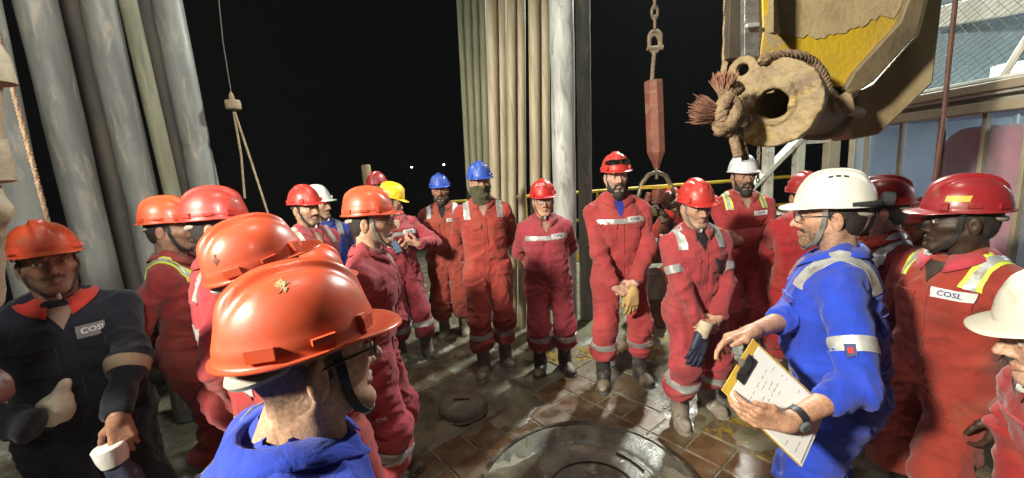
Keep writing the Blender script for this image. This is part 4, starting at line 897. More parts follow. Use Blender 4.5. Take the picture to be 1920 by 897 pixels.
def strap_mesh(wd=.016):
    hb = HEAD0_BV; V = []; F = []
    for sg in (-1, 1):
        pts = [(.086, .020, .045), (.082, .022, .02), (.074, .026, -.03), (.064, .034, -.07), (.052, .046, -.1), (.03, .066, -.122), (.0, .076, -.127)]
        P = []
        for a, b in zip(pts, pts[1:]):
            for t in np.linspace(0, 1, 6, endpoint=False): P.append(Vector(a).lerp(Vector(b), t))
        P.append(Vector(pts[-1])); b0 = len(V)
        for i, p in enumerate(P):
            p = Vector((p.x*sg, p.y, p.z)); q, n, *_ = hb.find_nearest(p); 
            if i > 4: p = q
            t = (Vector((P[min(i+1, len(P)-1)].x*sg, *P[min(i+1, len(P)-1)].yz))-Vector((P[max(i-1, 0)].x*sg, *P[max(i-1, 0)].yz))).normalized(); x = t.cross(n).normalized()
            for e, o_ in ((-.5, .006), (.5, .006), (.5, .003), (-.5, .003)): V.append(p+x*wd*e+n*o_)
        for i in range(len(P)-1):
            for j in range(4): a = b0+i*4; F.append((a+j, a+(j+1) % 4, a+4+(j+1) % 4, a+4+j))
        F += [(b0, b0+3, b0+2, b0+1)]
    me = bpy.data.meshes.new('chin_strap'); me.from_pydata(V, [], F); bm = bmesh.new(); bm.from_mesh(me); bmesh.ops.recalc_face_normals(bm, faces=bm.faces); bm.to_mesh(me); bm.free(); return me
Q0 = dict(w=1., n=1., nk=1., fat=0, skin=(.36, .19, .12), stub=.5, mus=.6)
hv, hq, hc = head_mesh(Q0); HEAD0_BV = BVHTree.FromPolygons(hv.tolist(), hq.tolist())
STRAP = strap_mesh()
mb = MB(); mb.lathe([(.0, -.006), (.012, -.006), (.016, 0), (.012, .006), (0, .006)], (0, .076, -.131), (1, 0, 0), 12); CUP = mb.mesh('chin_cup')
mb = MB(); mb.tube([(.062*math.sin(a), -.012-.088*math.cos(a)*(1 if math.cos(a) > 0 else .0)-.02, .028-.022*max(math.cos(a), 0)) for a in np.linspace(-1.5, 1.5, 13)], .011, 8); NAPE = mb.mesh('nape_band')
def hair_f(p):
    x, y, z = np.abs(p[:, 0]), p[:, 1], p[:, 2]
    d = ell(p, (0, -.018, .026), (.0795, .098, .090)); d = smin(d, ell(p, (0, -.050, -.035), (.058, .052, .050)), .03)
    pm = np.c_[x, p[:, 1:]]; d = smin(d, rc(pm, (.069, .022, .02), (.0675, .016, -.03), .009, .006), .008)
    lim = -.075+np.clip((y+.06)/.09, 0, 1)*.085; d = smax(d, lim-z-.0*x, .006)
    side = rc(pm, (.069, .022, .03), (.068, .016, -.03), .011, .007); cut = np.maximum(y-.018-.0*z, -side); return smax(smax(d, cut, .004), -ell(pm, (.085, -.014, -.012), (.018, .021, .034)), .004)+.0025*(vnoise(p*160)-.5)
v_, q_ = sdf_mesh(hair_f, (-.1, -.14, -.11), (.1, .07, .13), .0042); HAIR = np_mesh('hair', v_, q_)
def beard_f(full):
    def f(p):
        x = np.abs(p[:, 0]); pm = np.c_[x, p[:, 1:]]; nz = fbm(p*np.array([190, 190, 90], np.float32), 2)
        d = rc(pm, (.066, .018, -.035), (.056, .03, -.085), .007, .016*full); d = smin(d, rc(pm, (.052, .035, -.092), (.0, .072, -.122*(.8+.2*full)), .017*full, .024*full), .02)
        d = smin(d, rc(pm, (.0, .086, -.094), (.03, .068, -.095), .010, .014), .012); d = smin(d, rc(pm, (.004, .0945, -.0585), (.028, .082, -.067), .0065, .0065), .004); d = smin(d, rc(pm, (.028, .083, -.066), (.034, .072, -.09), .006, .009), .008)
        if full > 1: d = smin(d, ell(p, (0, .062, -.140), (.04, .032, .035)), .02)
        return d+.008*(nz-.5)
    return f
BEARD = {}
for nm, fl in (('full', 1.15), ('short', .78)):
    v_, q_ = sdf_mesh(beard_f(fl), (-.09, -.01, -.20), (.09, .125, -.02), .0036); BEARD[nm] = np_mesh('beard', v_, q_)
def boot_f(p):
    d = rc(p, (0, -.005, .30), (0, -.012, .10), .062, .052); f = smin(ell(p, (0, -.02, .05), (.044, .060, .055)), ell(p, (0, .085, .036), (.050, .098, .046)), .05)
    d = smin(d, f, .05); d = smax(d, p[:, 2]-.29, .006); d = smax(d, .012-p[:, 2], .004)
    sole = smax(smin(ell(p, (0, -.03, .014), (.052, .065, .08)), ell(p, (0, .085, .014), (.058, .110, .08)), .04), np.abs(p[:, 2]-.012)-.012, .003)
    return smin(d, sole, .004)-.004*(fbm(p*30, 2)-.5)-.004*ridge(vnoise(p*np.array([8, 8, 30], np.float32)))*np.exp(-((p[:, 2]-.12)/.05)**2)
v_, q_ = sdf_mesh(boot_f, (-.08, -.12, -.005), (.08, .22, .31), .006); BOOT = np_mesh('boot', v_, q_)
# eyewear
def glasses(kind):
    b = MB(); b2 = MB(); xs = .033
    for sg in (-1, 1):
        pts = []
        for a in np.linspace(0, 2*math.pi, 20, endpoint=False):
            px = sg*(xs+.024*math.copysign(abs(math.cos(a))**.75, math.cos(a))); pz = -.002+.017*math.copysign(abs(math.sin(a))**.75, math.sin(a)); pts.append(Vector((px, .108-.35*(abs(px)-.01)**2/.06*1.4, pz)))
        b.tube(pts, .0014 if kind == 'thin' else .002, 6, closed=True)
        c = sum(pts, Vector())/len(pts); b2.add([c]+pts, [(0, i+1, (i+1) % 20+1) for i in range(20)])
        b.tube([(sg*.057, .094, .004), (sg*.070, .075, .007), (sg*.079, .02, .007), (sg*.081, -.012, .004)], .0016 if kind == 'thin' else .0024, 6)
    b.tube([(-.010, .108, .003), (0, .112, .006), (.010, .108, .003)], .0015, 6); return b.mesh('eyeglasses'), b2.mesh('lens')
GLASS = {k: glasses(k) for k in ('thin', 'thick')}
def goggles_mesh():                              # dark goggles pushed up on the helmet front
    bv = SHELL_BV['crest']; G = []
    for i in range(17):
        a = -.95+1.9*i/16; row = []
        wd = .5+.5*min(1, (1-abs(i-8)/8)*3); nb = .25 if abs(i-8) < 2 else 0
        for v in (-.5, -.2, .1, .5):
            z = .054+v*.034*wd*(1-nb*(v < 0)); d = Vector((math.sin(a), math.cos(a), 0)); row.append(cast(bv, d*.3+Vector((0, 0, z)), -d, .3))
        G.append(row)
    return skirt_grid(G, 'goggles', .011)
GOG = goggles_mesh()
M_ = dict(strap=mat('strap', (.02, .02, .022), rough=.8, scale=60, bump=.3, bscale=220, dist=.002), straptan=mat('strap_grey', (.20, .19, .18), rough=.8),
          cup=mat('chin_cup', (.55, .55, .53), rough=.6), nape=mat('nape_band', (.42, .38, .32), rough=.8), hair=mat('hair', (.014, .011, .009), (.028, .022, .018), scale=80, rough=.65, bump=.6, bscale=300, dist=.004),
          skin=mat('skin', (.4, .2, .13), attr='Col', scale=30, rough=.50, bump=.35, bscale=260, dist=.0018, sss=.08, spec=.32), tape=mat('reflective_tape', (.50, .51, .50), (.36, .36, .35), scale=14, rough=.38, metal=.35, bump=.25, bscale=50, dist=.003, c3=(.24, .2, .15), scale3=9, lo3=.56, hi3=.7),
          tapey=mat('lime_tape', (.62, .72, .08), (.5, .6, .06), rough=.5), white=mat('patch_white', (.62, .62, .62), rough=.8), ink=mat('patch_ink', (.05, .06, .16), rough=.8), ink2=mat('patch_ink_grey', (.16, .16, .18), rough=.8), red_ink=mat('patch_ink_red', (.5, .03, .03), rough=.8),
          frame=mat('spectacle_frame', (.015, .014, .014), rough=.3), lens=mat('spectacle_lens', (.85, .9, .9), rough=.03, bump=0, alpha=.16, spec=.9), goggle=mat('goggle_lens', (.012, .006, .005), rough=.12, bump=0, coat=.6),
          bootd=mat('boot_dark', (.035, .033, .032), (.06, .055, .05), scale=14, rough=.55, c3=(.20, .17, .12), scale3=9, lo3=.5, hi3=.62, bump=.4, bscale=70), bootm=mat('boot_muddy', (.24, .20, .15), (.15, .125, .10), scale=16, rough=.8, bump=.6, bscale=60, c3=(.34, .31, .26), scale3=12, lo3=.52, hi3=.65),
          zip=mat('zip', (.10, .02, .02), rough=.5), watch=mat('watch_rubber', (.02, .02, .022), rough=.45), dial=mat('watch_dial', (.10, .12, .14), rough=.15))
def helmet_mat(key, c, wear=.5):
    return mt('helmet_'+key, c, tuple(min(1, x*.86+.006) for x in c), scale=11, rough=.30, rough2=.50, bump=.12, bscale=90, dist=.0015, coat=.08, c3=tuple(x*(1-wear)+y*wear for x, y in zip(c, (.2, .15, .10))), scale3=9, lo3=.58, hi3=.74)

HANDMODE = {}
def local(root_loc, rz, pt):                     # world point into the person's frame
    v = Vector(pt)-Vector(root_loc); c, s_ = math.cos(-rz), math.sin(-rz); return np.array((v.x*c-v.y*s_, v.x*s_+v.y*c, v.z))
def pose(name, k):
    m = lambda R_, L_: {'R': R_, 'L': L_}
    A = lambda w, pole, F, N, **q: dict(w=np.array(w)*k, pole=pole, F=F, N=N, **q)
    if name == 'behind': return m(A((.08, -.19, .93), (1, -.5, .1), (-1, 0, -.5), (0, -1, 0)), A((-.08, -.21, .96), (-1, -.5, .1), (1, 0, -.5), (0, -1, 0)))
    if name == 'down': return m(A((.27, .05, .86), (1, -.6, 0), (-.05, .1, -1), (-1, 0, 0)), A((-.27, .05, .86), (-1, -.6, 0), (.05, .1, -1), (1, 0, 0)))
    if name == 'clasp': return m(A((.085, .225, .875), (1, -.55, 0), (-.85, .15, -.45), (.1, -1, -.3), curl=(.45, .6, .4)), A((-.075, .20, .885), (-1, -.55, 0), (.75, .1, -.6), (.1, -1, -.1), curl=(.35, .5, .4)))
    if name == 'folded': return m(A((-.10, .215, 1.165), (1, -.1, -.6), (-1, .05, .1), (-.1, -1, 0)), A((.09, .235, 1.12), (-1, -.1, -.6), (1, -.05, .1), (0, -1, 0)))
    if name == 'phone': return m(A((.10, .36, 1.14), (1, -.3, -.7), (-.45, .75, .3), (-.6, -.2, .7), curl=(.6, .7, .5)), A((-.10, .34, 1.12), (-1, -.3, -.7), (.45, .75, .3), (.6, -.2, .7), curl=(.6, .7, .5)))

def person(label, pos, ztop, face, body=None, arms='behind', col=(.45, .02, .02), dirt=.25, helm=((.72, .09, .03), 'orange'), style='crest', head=None, beard=None, pitch=0, roll=0,
           cuff=.24, bands=('ankle',), band_mat='tape', boots=None, hires=False, belly=0., girth=1., lean=0, stance=.11, legs=None, cut=None, undershirt=None, strap='strap', cup=True, glasses=None, extras=None,
           zlo=0, hand_h=.0042, cloth='coverall', collar=True, pocket=True, name=None, side_lean=0, nameside=1, collar_col=None, hair=True, goggles=False, hands=True, tilt_helm=0, seed=None, shoulders=1., skin_h=.0042, hx=0, al=1., collar_z=0, head_s=1.):
    body = body or face; rz = math.atan2(-body[0], body[1]); fz = math.atan2(-face[0], face[1]); x, y = pos[0], pos[1]
    hz = ztop-.175; k = hz/1.632; bd = unit(np.array((*body, 0.)))[:2]; off = math.tan(lean)*.60*k+.012; x, y = x-bd[0]*off+bd[1]*-side_lean*.55*k, y-bd[1]*off+bd[0]*side_lean*.55*k;  q = dict(Q0); q.update(head or {})
    root = thing('person', label, 'person', (x, y, 0), rz, 'crew gathered on the rig floor')
    ar = pose(arms, k) if isinstance(arms, str) else {S: dict(a) for S, a in arms.items()}
    for S in 'RL':
        if 'world' in ar[S]: ar[S]['w'] = local((x, y, 0), rz, ar[S]['world'])
        for v in ('F', 'N', 'pole'):
            if v+'w' in ar[S]: ar[S][v] = local((0, 0, 0), rz, ar[S][v+'w'])
    f = Fig(k, girth, lean, belly, stance, ar, legs, side_lean, shoulders=shoulders, al=al); sd = seed if seed is not None else sum(map(ord, label)) % 97
    f.build(cuff, cut or {}, .0085 if hires else .0095, zlo, 1., sd)
    m = fabric('cloth_'+str(sd), tuple(v*.9 for v in col), min(1, max(0, dirt*1.5+.05)), dl=.47) ; root['cloth'] = 1; del root['cloth']
    cv = put(cloth, np_mesh(cloth, f.V, f.Q), m, root)
    # head + hands: one skin mesh
    hv, hq, hc = head_mesh(q); hd = np.array((side_lean*(1.5-.95)*k+hx, f.ly(1.55*k)+.012+.02*math.sin(max(0, -pitch)), hz)); Rh = (Matrix.Rotation(fz-rz, 4, 'Z') @ Matrix.Rotation(pitch, 4, 'X') @ Matrix.Rotation(roll, 4, 'Y'))
    HM = Matrix.Translation(Vector(hd)) @ Rh; R3 = np.array(Rh.to_3x3()); V = [hv@R3.T+hd]; Q = [hq]; C = [hc]; nv = len(hv)
    if hands:
        for S, sg in (('R', 1), ('L', -1)):
            a = ar[S]
            if a.get('nohand'): continue
            pr = hand_prims(f.j['wr'+S]+unit(f.j['wr'+S]-f.j['el'+S])*.012, a['F'], a['N'], sg, a.get('curl', (.35, .5, .4)), a.get('spread', .1), a.get('thumb', (.6, .7, .35)), a.get('s', 1.), each=a.get('each'))
            pr.append(('p', f.j['el'+S]*.75+f.j['wr'+S]*.25, f.j['wr'+S]+unit(f.j['wr'+S]-f.j['el'+S])*.012, .043*k, .026))
            v2, q2 = hand_mesh(pr, a.get('h', hand_h)); c2 = np.tile(np.array(q['skin'], np.float32)*np.array([1.06, .96, .94]), (len(v2), 1)); V.append(v2); Q.append(q2+nv); C.append(c2); nv += len(v2)
            a['prims'] = pr
    tb = MB(); j = f.j; tb.tube([hd+np.array((0, -.03, -.05)), (side_lean*.4*k, f.ly(1.3*k), 1.3*k), (0, 0, .95*k)], [.045, .07, .07], 8)
    for S in 'RL':
        tb.tube([(side_lean*.4*k, f.ly(1.3*k), 1.33*k), j['sh'+S], j['el'+S], j['wr'+S]], [.04, .032, .028, .02], 8)
        if zlo < .4: tb.tube([(0, 0, .95*k), j['hip'+S], j['kn'+S], np.array(j['an'+S])+np.array((0, 0, .03))], [.06, .055, .045, .03], 8)
    tv = np.array([tuple(v) for v in tb.v], np.float32); tq = np.array([x for x in tb.f if len(x) == 4], np.int32); V.append(tv); Q.append(tq+nv); C.append(np.tile(np.array(q['skin'], np.float32), (len(tv), 1))); nv += len(tv)
    bo = put('body', np_mesh('body', np.concatenate(V), np.concatenate(Q), col=np.concatenate(C)), M_['skin'], root)
    # helmet with strap
    hm = helmet_mat(helm[1], helm[0]); he = put('helmet', SHELL[style].copy() if not SHELL[style].materials else SHELL[style].copy(), None, root); he.data.materials.clear(); he.data.materials.append(hm)
    hmat = HM @ Matrix.Translation((0, -.012, HZ)) @ Matrix.Rotation(tilt_helm, 4, 'X'); he.matrix_local = hmat
    inv = hmat.inverted()
    def on_head(nm, me, mm, par=None):
        o = link(nm, me if not me.materials or me.materials[0] == mm else me.copy(), par or root)
        if not o.data.materials: o.data.materials.append(mm)
        elif o.data.materials[0] != mm: o.data.materials[0] = mm
        o.matrix_local = (inv @ HM) if par else HM; return o
    if strap: on_head('chin_strap', STRAP, M_[strap], he)
    if strap and cup: on_head('chin_cup', CUP, M_['cup'], he)
    on_head('nape_band', NAPE, M_['nape'], he)
    if hair: on_head('hair', HAIR, M_['hair'])
    if beard: on_head('beard', BEARD[beard], M_['hair'])
    if glasses:
        fr = on_head('eyeglasses', GLASS[glasses][0], M_['frame']); ln = link('lens', GLASS[glasses][1], fr)
        if not ln.data.materials: ln.data.materials.append(M_['lens'])
    if goggles: g_ = link('goggles', GOG, he); GOG.materials.clear(); GOG.materials.append(M_['goggle'])
    # collar
    T = f.bvh([0]); c0 = Vector((side_lean*.5*k, f.ly(1.47*k)-.014, 1.455*k+collar_z))
    if collar:
        G = []; cm = fabric('collar_'+str(sd), collar_col, dirt) if collar_col else m
        for i in range(29):
            u = i/28*2-1; a = u*(math.pi-.30); fr = max(0, abs(u)-.55)/.45; bk = Vector((math.sin(a), -math.cos(a), 0)); rx, ry = .078, .076
            b = c0+Vector((bk.x*rx, bk.y*ry, .0-.035*fr)); t = c0+Vector((bk.x*(rx-.008), bk.y*(ry-.006), .048-.030*fr)); o_ = c0+Vector((bk.x*(rx+.024+.010*fr), bk.y*(ry+.020+.014*fr), .004-.056*fr))
            qn, nn, *_ = T.find_nearest(o_); o_ = qn+nn*.011; md = t.lerp(o_, .5)+bk*.006+Vector((0, 0, .004)); G.append([b, t-bk*.004, t+bk*.004+Vector((0, 0, .004)), md, o_])
        for _ in range(2):
            ov = [r_[4].copy() for r_ in G]
            for i in range(1, 28): G[i][4] = (ov[i-1]+ov[i]*2+ov[i+1])/4; G[i][3] = G[i][2].lerp(G[i][4], .5)+(G[i][4]-c0).normalized()*.004
        bm_ = MB(); n_ = len(G); bm_.add([p for r_ in G for p in r_], [(i*5+j, i*5+5+j, i*5+6+j, i*5+1+j) for i in range(n_-1) for j in range(4)])
        co = link('collar', bm_.mesh('collar', 80), root); co.data.materials.append(cm); md_ = co.modifiers.new('thickness', 'SOLIDIFY'); md_.thickness = .004; md_.offset = 0
    if undershirt:
        us = mt('undershirt_%s' % str(undershirt), undershirt, rough=.9)
        patch('undershirt', T, (side_lean*.5*k, 0, 1.395*k), (0, -1, 0), (0, 0, 1), .09, .12*k, us, root, nu=9, nv=7, off=.005, shape=lambda a, b: (a*(b+.5)*1.0, b))
    elif undershirt is None:
        us = mt('chest_skin_%s' % str(q['skin']), tuple(x*.9 for x in q['skin']), rough=.5)
        patch('neckline', T, (side_lean*.5*k, 0, 1.405*k), (0, -1, 0), (0, 0, 1), .09, .09*k, us, root, nu=9, nv=7, off=.004, shape=lambda a, b: (a*(b+.5)*1.0, b))
    if pocket:
        patch('placket', T, (0, 0, 1.13*k), (0, -1, 0), (0, 0, 1), .032, .44*k, m, root, nu=4, nv=16, off=.005)
        for sg in (-1, 1):
            pk = patch('chest_pocket', T, (sg*.095*k, 0, 1.235*k), (0, -1, 0), (0, 0, 1), .115*k, .10*k, m, root, off=.004)
            patch('pocket_flap', T, (sg*.095*k, 0, 1.285*k), (0, -1, 0), (0, 0, 1), .122*k, .038, m, pk, off=.0085, shape=lambda a, b: (a, b+(.25*(.5-abs(a)*1.0) if b < 0 else 0)*-1))
    if zlo < .9: ringband('waistband', T, (side_lean*.1, 0, 1.025*k), (0, 0, 1), (0, 1, 0), .036, 0, 6.277, m, root, n=44, off=.004)
    patch('yoke_seam', T, (side_lean*.5*k, f.ly(1.33*k), 1.335*k), (0, 1, 0), (0, 0, 1), .30*k, .010, m, root, nu=13, nv=3, off=.004)
    bm1 = M_[band_mat]
    def legband(S, z, wd=.05):
        L = f.bvh([3 if S == 'R' else 4]); kn, an = np.array(f.j['kn'+S]), np.array(f.j['an'+S]); t = (z-an[2])/(kn[2]-an[2]); c = an+(kn-an)*t
        ringband('reflective_band', L, c, kn-an, (0, 1, 0), wd, 0, 2*math.pi*.999, bm1, root, reach=.16)
    def armband(S, t, wd=.05):
        L = f.bvh([1 if S == 'R' else 2]); a, b = (f.j['sh'+S], f.j['el'+S]) if t < 1 else (f.j['el'+S], f.j['wr'+S]); c = a+(b-a)*(t if t < 1 else t-1)
        ringband('reflective_band', L, c, b-a, (0, 1, .2), wd, 0, 2*math.pi*.999, bm1, root, reach=.15)
    for b_ in bands:
        if b_ == 'ankle':
            for S in 'RL': legband(S, cuff+.135*k)
        if b_ == 'arm':
            for S in 'RL': armband(S, .62)
        if b_ == 'fore':
            for S in 'RL': armband(S, 1.45)
        if b_ == 'chest': ringband('reflective_band', T, (0, f.ly(1.3*k), 1.315*k), (0, 0, 1), (0, 1, 0), .034, -1.15, 1.15, bm1, root, off=.0085)
        if b_ == 'back': ringband('reflective_band', T, (0, f.ly(1.2*k), 1.2*k), (0, 0, 1), (0, -1, 0), .05, -1.2, 1.2, bm1, root)
        if b_ in ('shoulder', 'lime', 'shoulderL'):
            for sg in ((-1,) if b_ == 'shoulderL' else (-1, 1)):
                cx = sg*(.112 if b_ == 'shoulderL' else .135)*k+side_lean*.42*k; A = f.bvh([0, 1, 2]); lime = b_ == 'lime'
                ringband('shoulder_stripe', A, (cx, f.ly(1.36*k), 1.32*k), (1, 0, 0), (0, 1, 0), .05, .25 if not lime else .35, 2.9, M_['tapey'] if lime else bm1, root, n=18)
                if lime: ringband('shoulder_stripe', A, (cx, f.ly(1.36*k), 1.32*k), (1, 0, 0), (0, 1, 0), .024, .34, 2.91, M_['tape'], root, n=18, off=.0055)
    if name:
        npz = 1.325*k; c = (nameside*-.095*k, 0, npz)
        pa = patch('name_patch', T, c, (0, -1, 0), (0, 0, 1), .105, .036, M_['white'], root, off=.0115)
        lettering(name, .028, T, (c[0]-.0*k, 0, npz), (0, -1, 0), (0, 0, 1), M_['ink'], pa, off=.0135)
    if boots:
        for S, sg in (('R', 1), ('L', -1)):
            o = put('boot', BOOT if BOOT.materials and BOOT.materials[0] == M_[boots] or not BOOT.materials else BOOTS.setdefault(boots, BOOT.copy()), None, root)
            o.data.materials.clear(); o.data.materials.append(M_[boots]); a = f.j['an'+S]; o.location = (a[0], a[1]+.0, a[2]-.10); o.rotation_euler = (0, 0, -sg*.22)
    ctx = dict(root=root, f=f, k=k, T=T, m=m, helmet=he, HM=HM, ar=ar, body=bo, rz=rz, pos=(x, y, 0), style=style)
    if extras: extras(ctx)
    return ctx
BOOTS = {}
# ------------------------------------------------------------------ the crew
OR = ((.60, .080, .028), 'orange'); RD = ((.52, .035, .025), 'red'); DR = ((.30, .018, .018), 'dark_red'); WH = ((.66, .66, .63), 'white'); BL = ((.035, .10, .50), 'blue'); YE = ((.75, .50, .01), 'yellow')
RED = (.40, .052, .055); RED2 = (.38, .066, .046); CRIM = (.38, .046, .068); DARK = (.20, .014, .014)
def P_(label, px, py, Y, **k):
    p = at(px, py, Y); return person(label, (p.x, p.y), p.z, **k)
W3 = lambda px, py, Y: tuple(at(px, py, Y))
sk = lambda a, **k: dict(skin=a, **k)
# back row, facing the camera
P_('worker in a blue helmet with a black beard and black shirt, arms behind his back', 822, 325, 4.16, face=(.10, -1), arms='behind', helm=BL, col=RED2, dirt=.3, undershirt=(.012, .012, .014), beard='full', boots='bootm', bands=('shoulder',), name='COSL', head=sk((.33, .19, .13)), belly=.03, girth=1.06, strap=None)
def mask_x(c):
    m = fabric('scarf_olive', (.07, .065, .035), .2); hv_, hq_ = head_mesh(Q0)[:2]
    def f(p): 
        d = head_sdf(p, Q0)-.009; d = smin(d, ell(p, (0, -.005, -.165), (.078, .08, .05)), .04); top = -.024+.10*np.clip(-p[:, 1], 0, .08)-.0*p[:, 0]; return smax(smax(d, p[:, 2]-top, .004), -.20-p[:, 2], .01)-.010*(ridge(vnoise(np.c_[p[:, 0]*16+p[:, 2]*10, p[:, 1]*16, p[:, 2]*34]))-.5)
    v, q = sdf_mesh(f, (-.13, -.15, -.24), (.13, .15, .03), .005); o = put('neck_gaiter', np_mesh('neck_gaiter', v, q), m, c['root']); o.matrix_local = c['HM']
P_('worker in a blue helmet with an olive scarf over his nose and mouth', 897, 303, 3.37, face=(.25, -1), body=(.12, -1), arms='behind', helm=BL, col=(.42, .055, .042), dirt=.3, bands=('ankle', 'shoulder'), boots='bootm', head=sk((.40, .24, .17), stub=0, mus=0), strap=None, extras=mask_x, girth=.94, legs={'anR': (.11, .10, .10), 'anL': (-.10, -.05, .10)})
def cosl_front(c):
    bv = mesh_bvh(SHELL['crest']); lettering('COSL', .027, bv, (.020, 0, .074), (0, -1, -.15), (0, 0, 1), M_['white'], c['helmet'], off=.0015); 
    o = patch('red_sticker', bv, (-.052, 0, .072), (.35, -1, -.1), (0, 0, 1), .026, .03, mt('sticker_red', (.62, .10, .03), rough=.4), c['helmet'], nu=4, nv=3, off=.0012)
P_('short worker with glasses in a glossy red lettered helmet, arms behind his back', 1016, 336, 3.24, face=(.02, -1), arms='behind', helm=((.50, .02, .02), 'gloss_red'), col=CRIM, dirt=.25, bands=('ankle', 'chest'), boots='bootd', glasses='thin', name='COSL', head=sk((.48, .29, .20), stub=0, mus=0, n=.7, w=1.08), extras=cosl_front, belly=.02)
def watch(c, S, t=.9, dy=0):
    f = c['f']; e, w_ = f.j['el'+S], f.j['wr'+S]; ax = unit(w_-e); b = c['body'].data; ctr = w_+ax*.0
    bv = BVHTree.FromPolygons([tuple(v.co) for v in b.vertices], [tuple(p.vertices) for p in b.polygons])
    o = ringband('wrist_watch', bv, ctr+ax*dy, ax, (0, 1, 0), .022, 0, 2*math.pi*.999, M_['watch'], c['root'], n=24, reach=.07, off=.004)
    a = c['ar'][S]; d = -unit(a['N']); p, n = cast(bv, Vector(ctr+ax*dy+d*.07), -Vector(d), .1); d_ = MB().lathe([(0, 0), (.019, 0), (.019, .006), (.016, .009), (0, .0092)], p+n*.004, n, n=20).build('dial', M_['dial'], o)
def glove_thing(label, c, S, m, mc, F, N, off, s=1.08, cat='glove', cuff=True, curl=(.25, .3, .2), sep=None, rootpt=None):
    """work glove hanging from a hand: mitten-limp fingers, flared cuff"""
    f = c['f']; p = Vector(f.j['wr'+S] if rootpt is None else rootpt)+Vector(off); t = thing('work_glove', label, cat, tuple(Matrix.Translation(c['root'].location) @ Matrix.Rotation(c['rz'], 4, 'Z') @ p), c['rz'])
    pr = hand_prims((0, 0, 0), F, N, 1 if S == 'R' else -1, curl, .18, (.75, .5, .2), s, 1.22); v, q = hand_mesh(pr, .0042); put('hand_shell', np_mesh('hand_shell', v, q), m, t)
    if cuff:
        F_u = Vector(unit(F)); b = MB().lathe([(.042, -.085), (.047, -.08), (.040, -.03), (.034, .015), (.028, .012)], axis=F_u, n=24); b.build('cuff', mc, t)
    return t
m_gy = mat('glove_tan', (.50, .33, .12), (.36, .24, .10), scale=14, rough=.85, bump=.5, bscale=90, dist=.004); m_gb = mat('glove_navy', (.018, .024, .05), (.03, .036, .06), scale=12, rough=.55, bump=.5, bscale=70, dist=.004, c3=(.12, .11, .10), scale3=10, lo3=.6, hi3=.75); m_gc = mat('glove_cuff', (.55, .47, .33), (.45, .38, .26), scale=20, rough=.9, bump=.4, bscale=120); m_cream = mat('glove_cream', (.55, .50, .38), (.42, .38, .28), scale=10, rough=.9, bump=.5, bscale=60, dist=.004)
def beardman(c):
    watch(c, 'L', dy=-.01); glove_thing('pair of tan leather gloves hanging from the bearded worker\'s clasped hands', c, 'L', m_gy, m_gy, (.12, .1, -1), (.1, -1, 0), (.03, .045, -.06), cuff=False)
P_('tall bearded worker in an orange helmet with dark goggles, hands clasped in front', 1154, 286, 2.97, face=(-.02, -1), body=(-.04, -1), arms='clasp', helm=RD, col=(.43, .052, .055), dirt=.15, bands=('ankle', 'chest'), boots='bootd', beard='full', undershirt=(.02, .03, .28), name='COSL', head=sk((.50, .33, .25), stub=.7), goggles=True, extras=beardman, legs={'anR': (.15, .03, .10), 'anL': (-.16, -.03, .10)}, strap='strap', cup=False, girth=.94)
def gloved(c):
    glove_thing('navy rubber glove with tan cuff held by the worker in front', c, 'R', m_gb, m_gc, (.35, .12, -1), (.1, -1, 0), (-.01, .03, -.085), s=1.2, curl=(.15, .2, .15))
    T = c['T']; k = c['k']; b = patch('radio_clip', T, (-.10*k, 0, 1.22*k), (0, -1, 0), (0, 0, 1), .02, .085, M_['strap'], c['root'], nu=4, nv=5, off=.012); patch('clip_arm', T, (-.085*k, 0, 1.25*k), (0, -1, 0), (.5, 0, 1), .016, .06, M_['strap'], b, nu=3, nv=4, off=.016)
P_('worker in a red helmet looking down with clasped hands, silver bands on shoulders and sleeves', 1305, 336, 2.48, face=(.03, -1), body=(.02, -1), arms='clasp', helm=RD, col=(.41, .050, .060), dirt=.2, bands=('ankle', 'arm', 'shoulder'), boots='bootm', head=sk((.42, .26, .18), stub=.2, mus=.3, n=.8, w=1.04), extras=gloved, strap='straptan', cuff=.20, legs={'anR': (.12, .05, .10), 'anL': (-.13, -.07, .10)}, pitch=-.10, undershirt=(.012, .012, .014), stance=.12, girth=1.04)
def cosl_white(c): lettering('COSL', .040, mesh_bvh(SHELL['ridges']), (0, 0, .066), (0, -1, -.15), (0, 0, 1), M_['ink'], c['helmet'], off=.0015)
P_('bearded worker in a white lettered helmet standing with folded arms', 1394, 290, 3.28, face=(-.12, -1), body=(-.15, -1), arms='folded', helm=((.70, .72, .76), 'white_blue'), style='ridges', col=(.38, .036, .04), dirt=.2, bands=('lime',), boots='bootd', beard='full', name='COSL', head=sk((.36, .22, .16), stub=.8), extras=cosl_white, strap='strap', cup=False, girth=1.06)
# left side
P_('worker with a moustache in an orange helmet, turned right, behind the front row', 567, 347, 2.95, face=(.85, -.45), body=(.8, -.4), helm=RD, col=CRIM, bands=('shoulder',), head=sk((.36, .22, .15), stub=.75, mus=1), beard=None, boots='bootd')
P_('man in blue overalls and a white helmet half hidden behind the moustached worker', 592, 347, 3.5, face=(.9, -.3), body=(.5, -.7), helm=WH, col=(.015, .04, .30), bands=('shoulder',), head=sk((.36, .23, .16)), boots='bootd')
def phone(c):
    p = W3(742, 462, 3.55); t = thing('mobile_phone', 'dark mobile phone held up by the man in the yellow helmet', 'phone', p, c['rz']); rot = Euler((-.9, 0, .2)); MB().box((0, 0, 0), (.075, .155, .009), rot).build('phone_case', mat('phone_dark', (.015, .015, .017), rough=.25), t, bev=.003); MB().box(rot.to_matrix() @ Vector((0, 0, .0055)), (.066, .14, .001), rot).build('screen', mat('phone_screen', (.02, .02, .03), rough=.08, bump=0, emit=(.3, .4, .55), estr=.4), t)
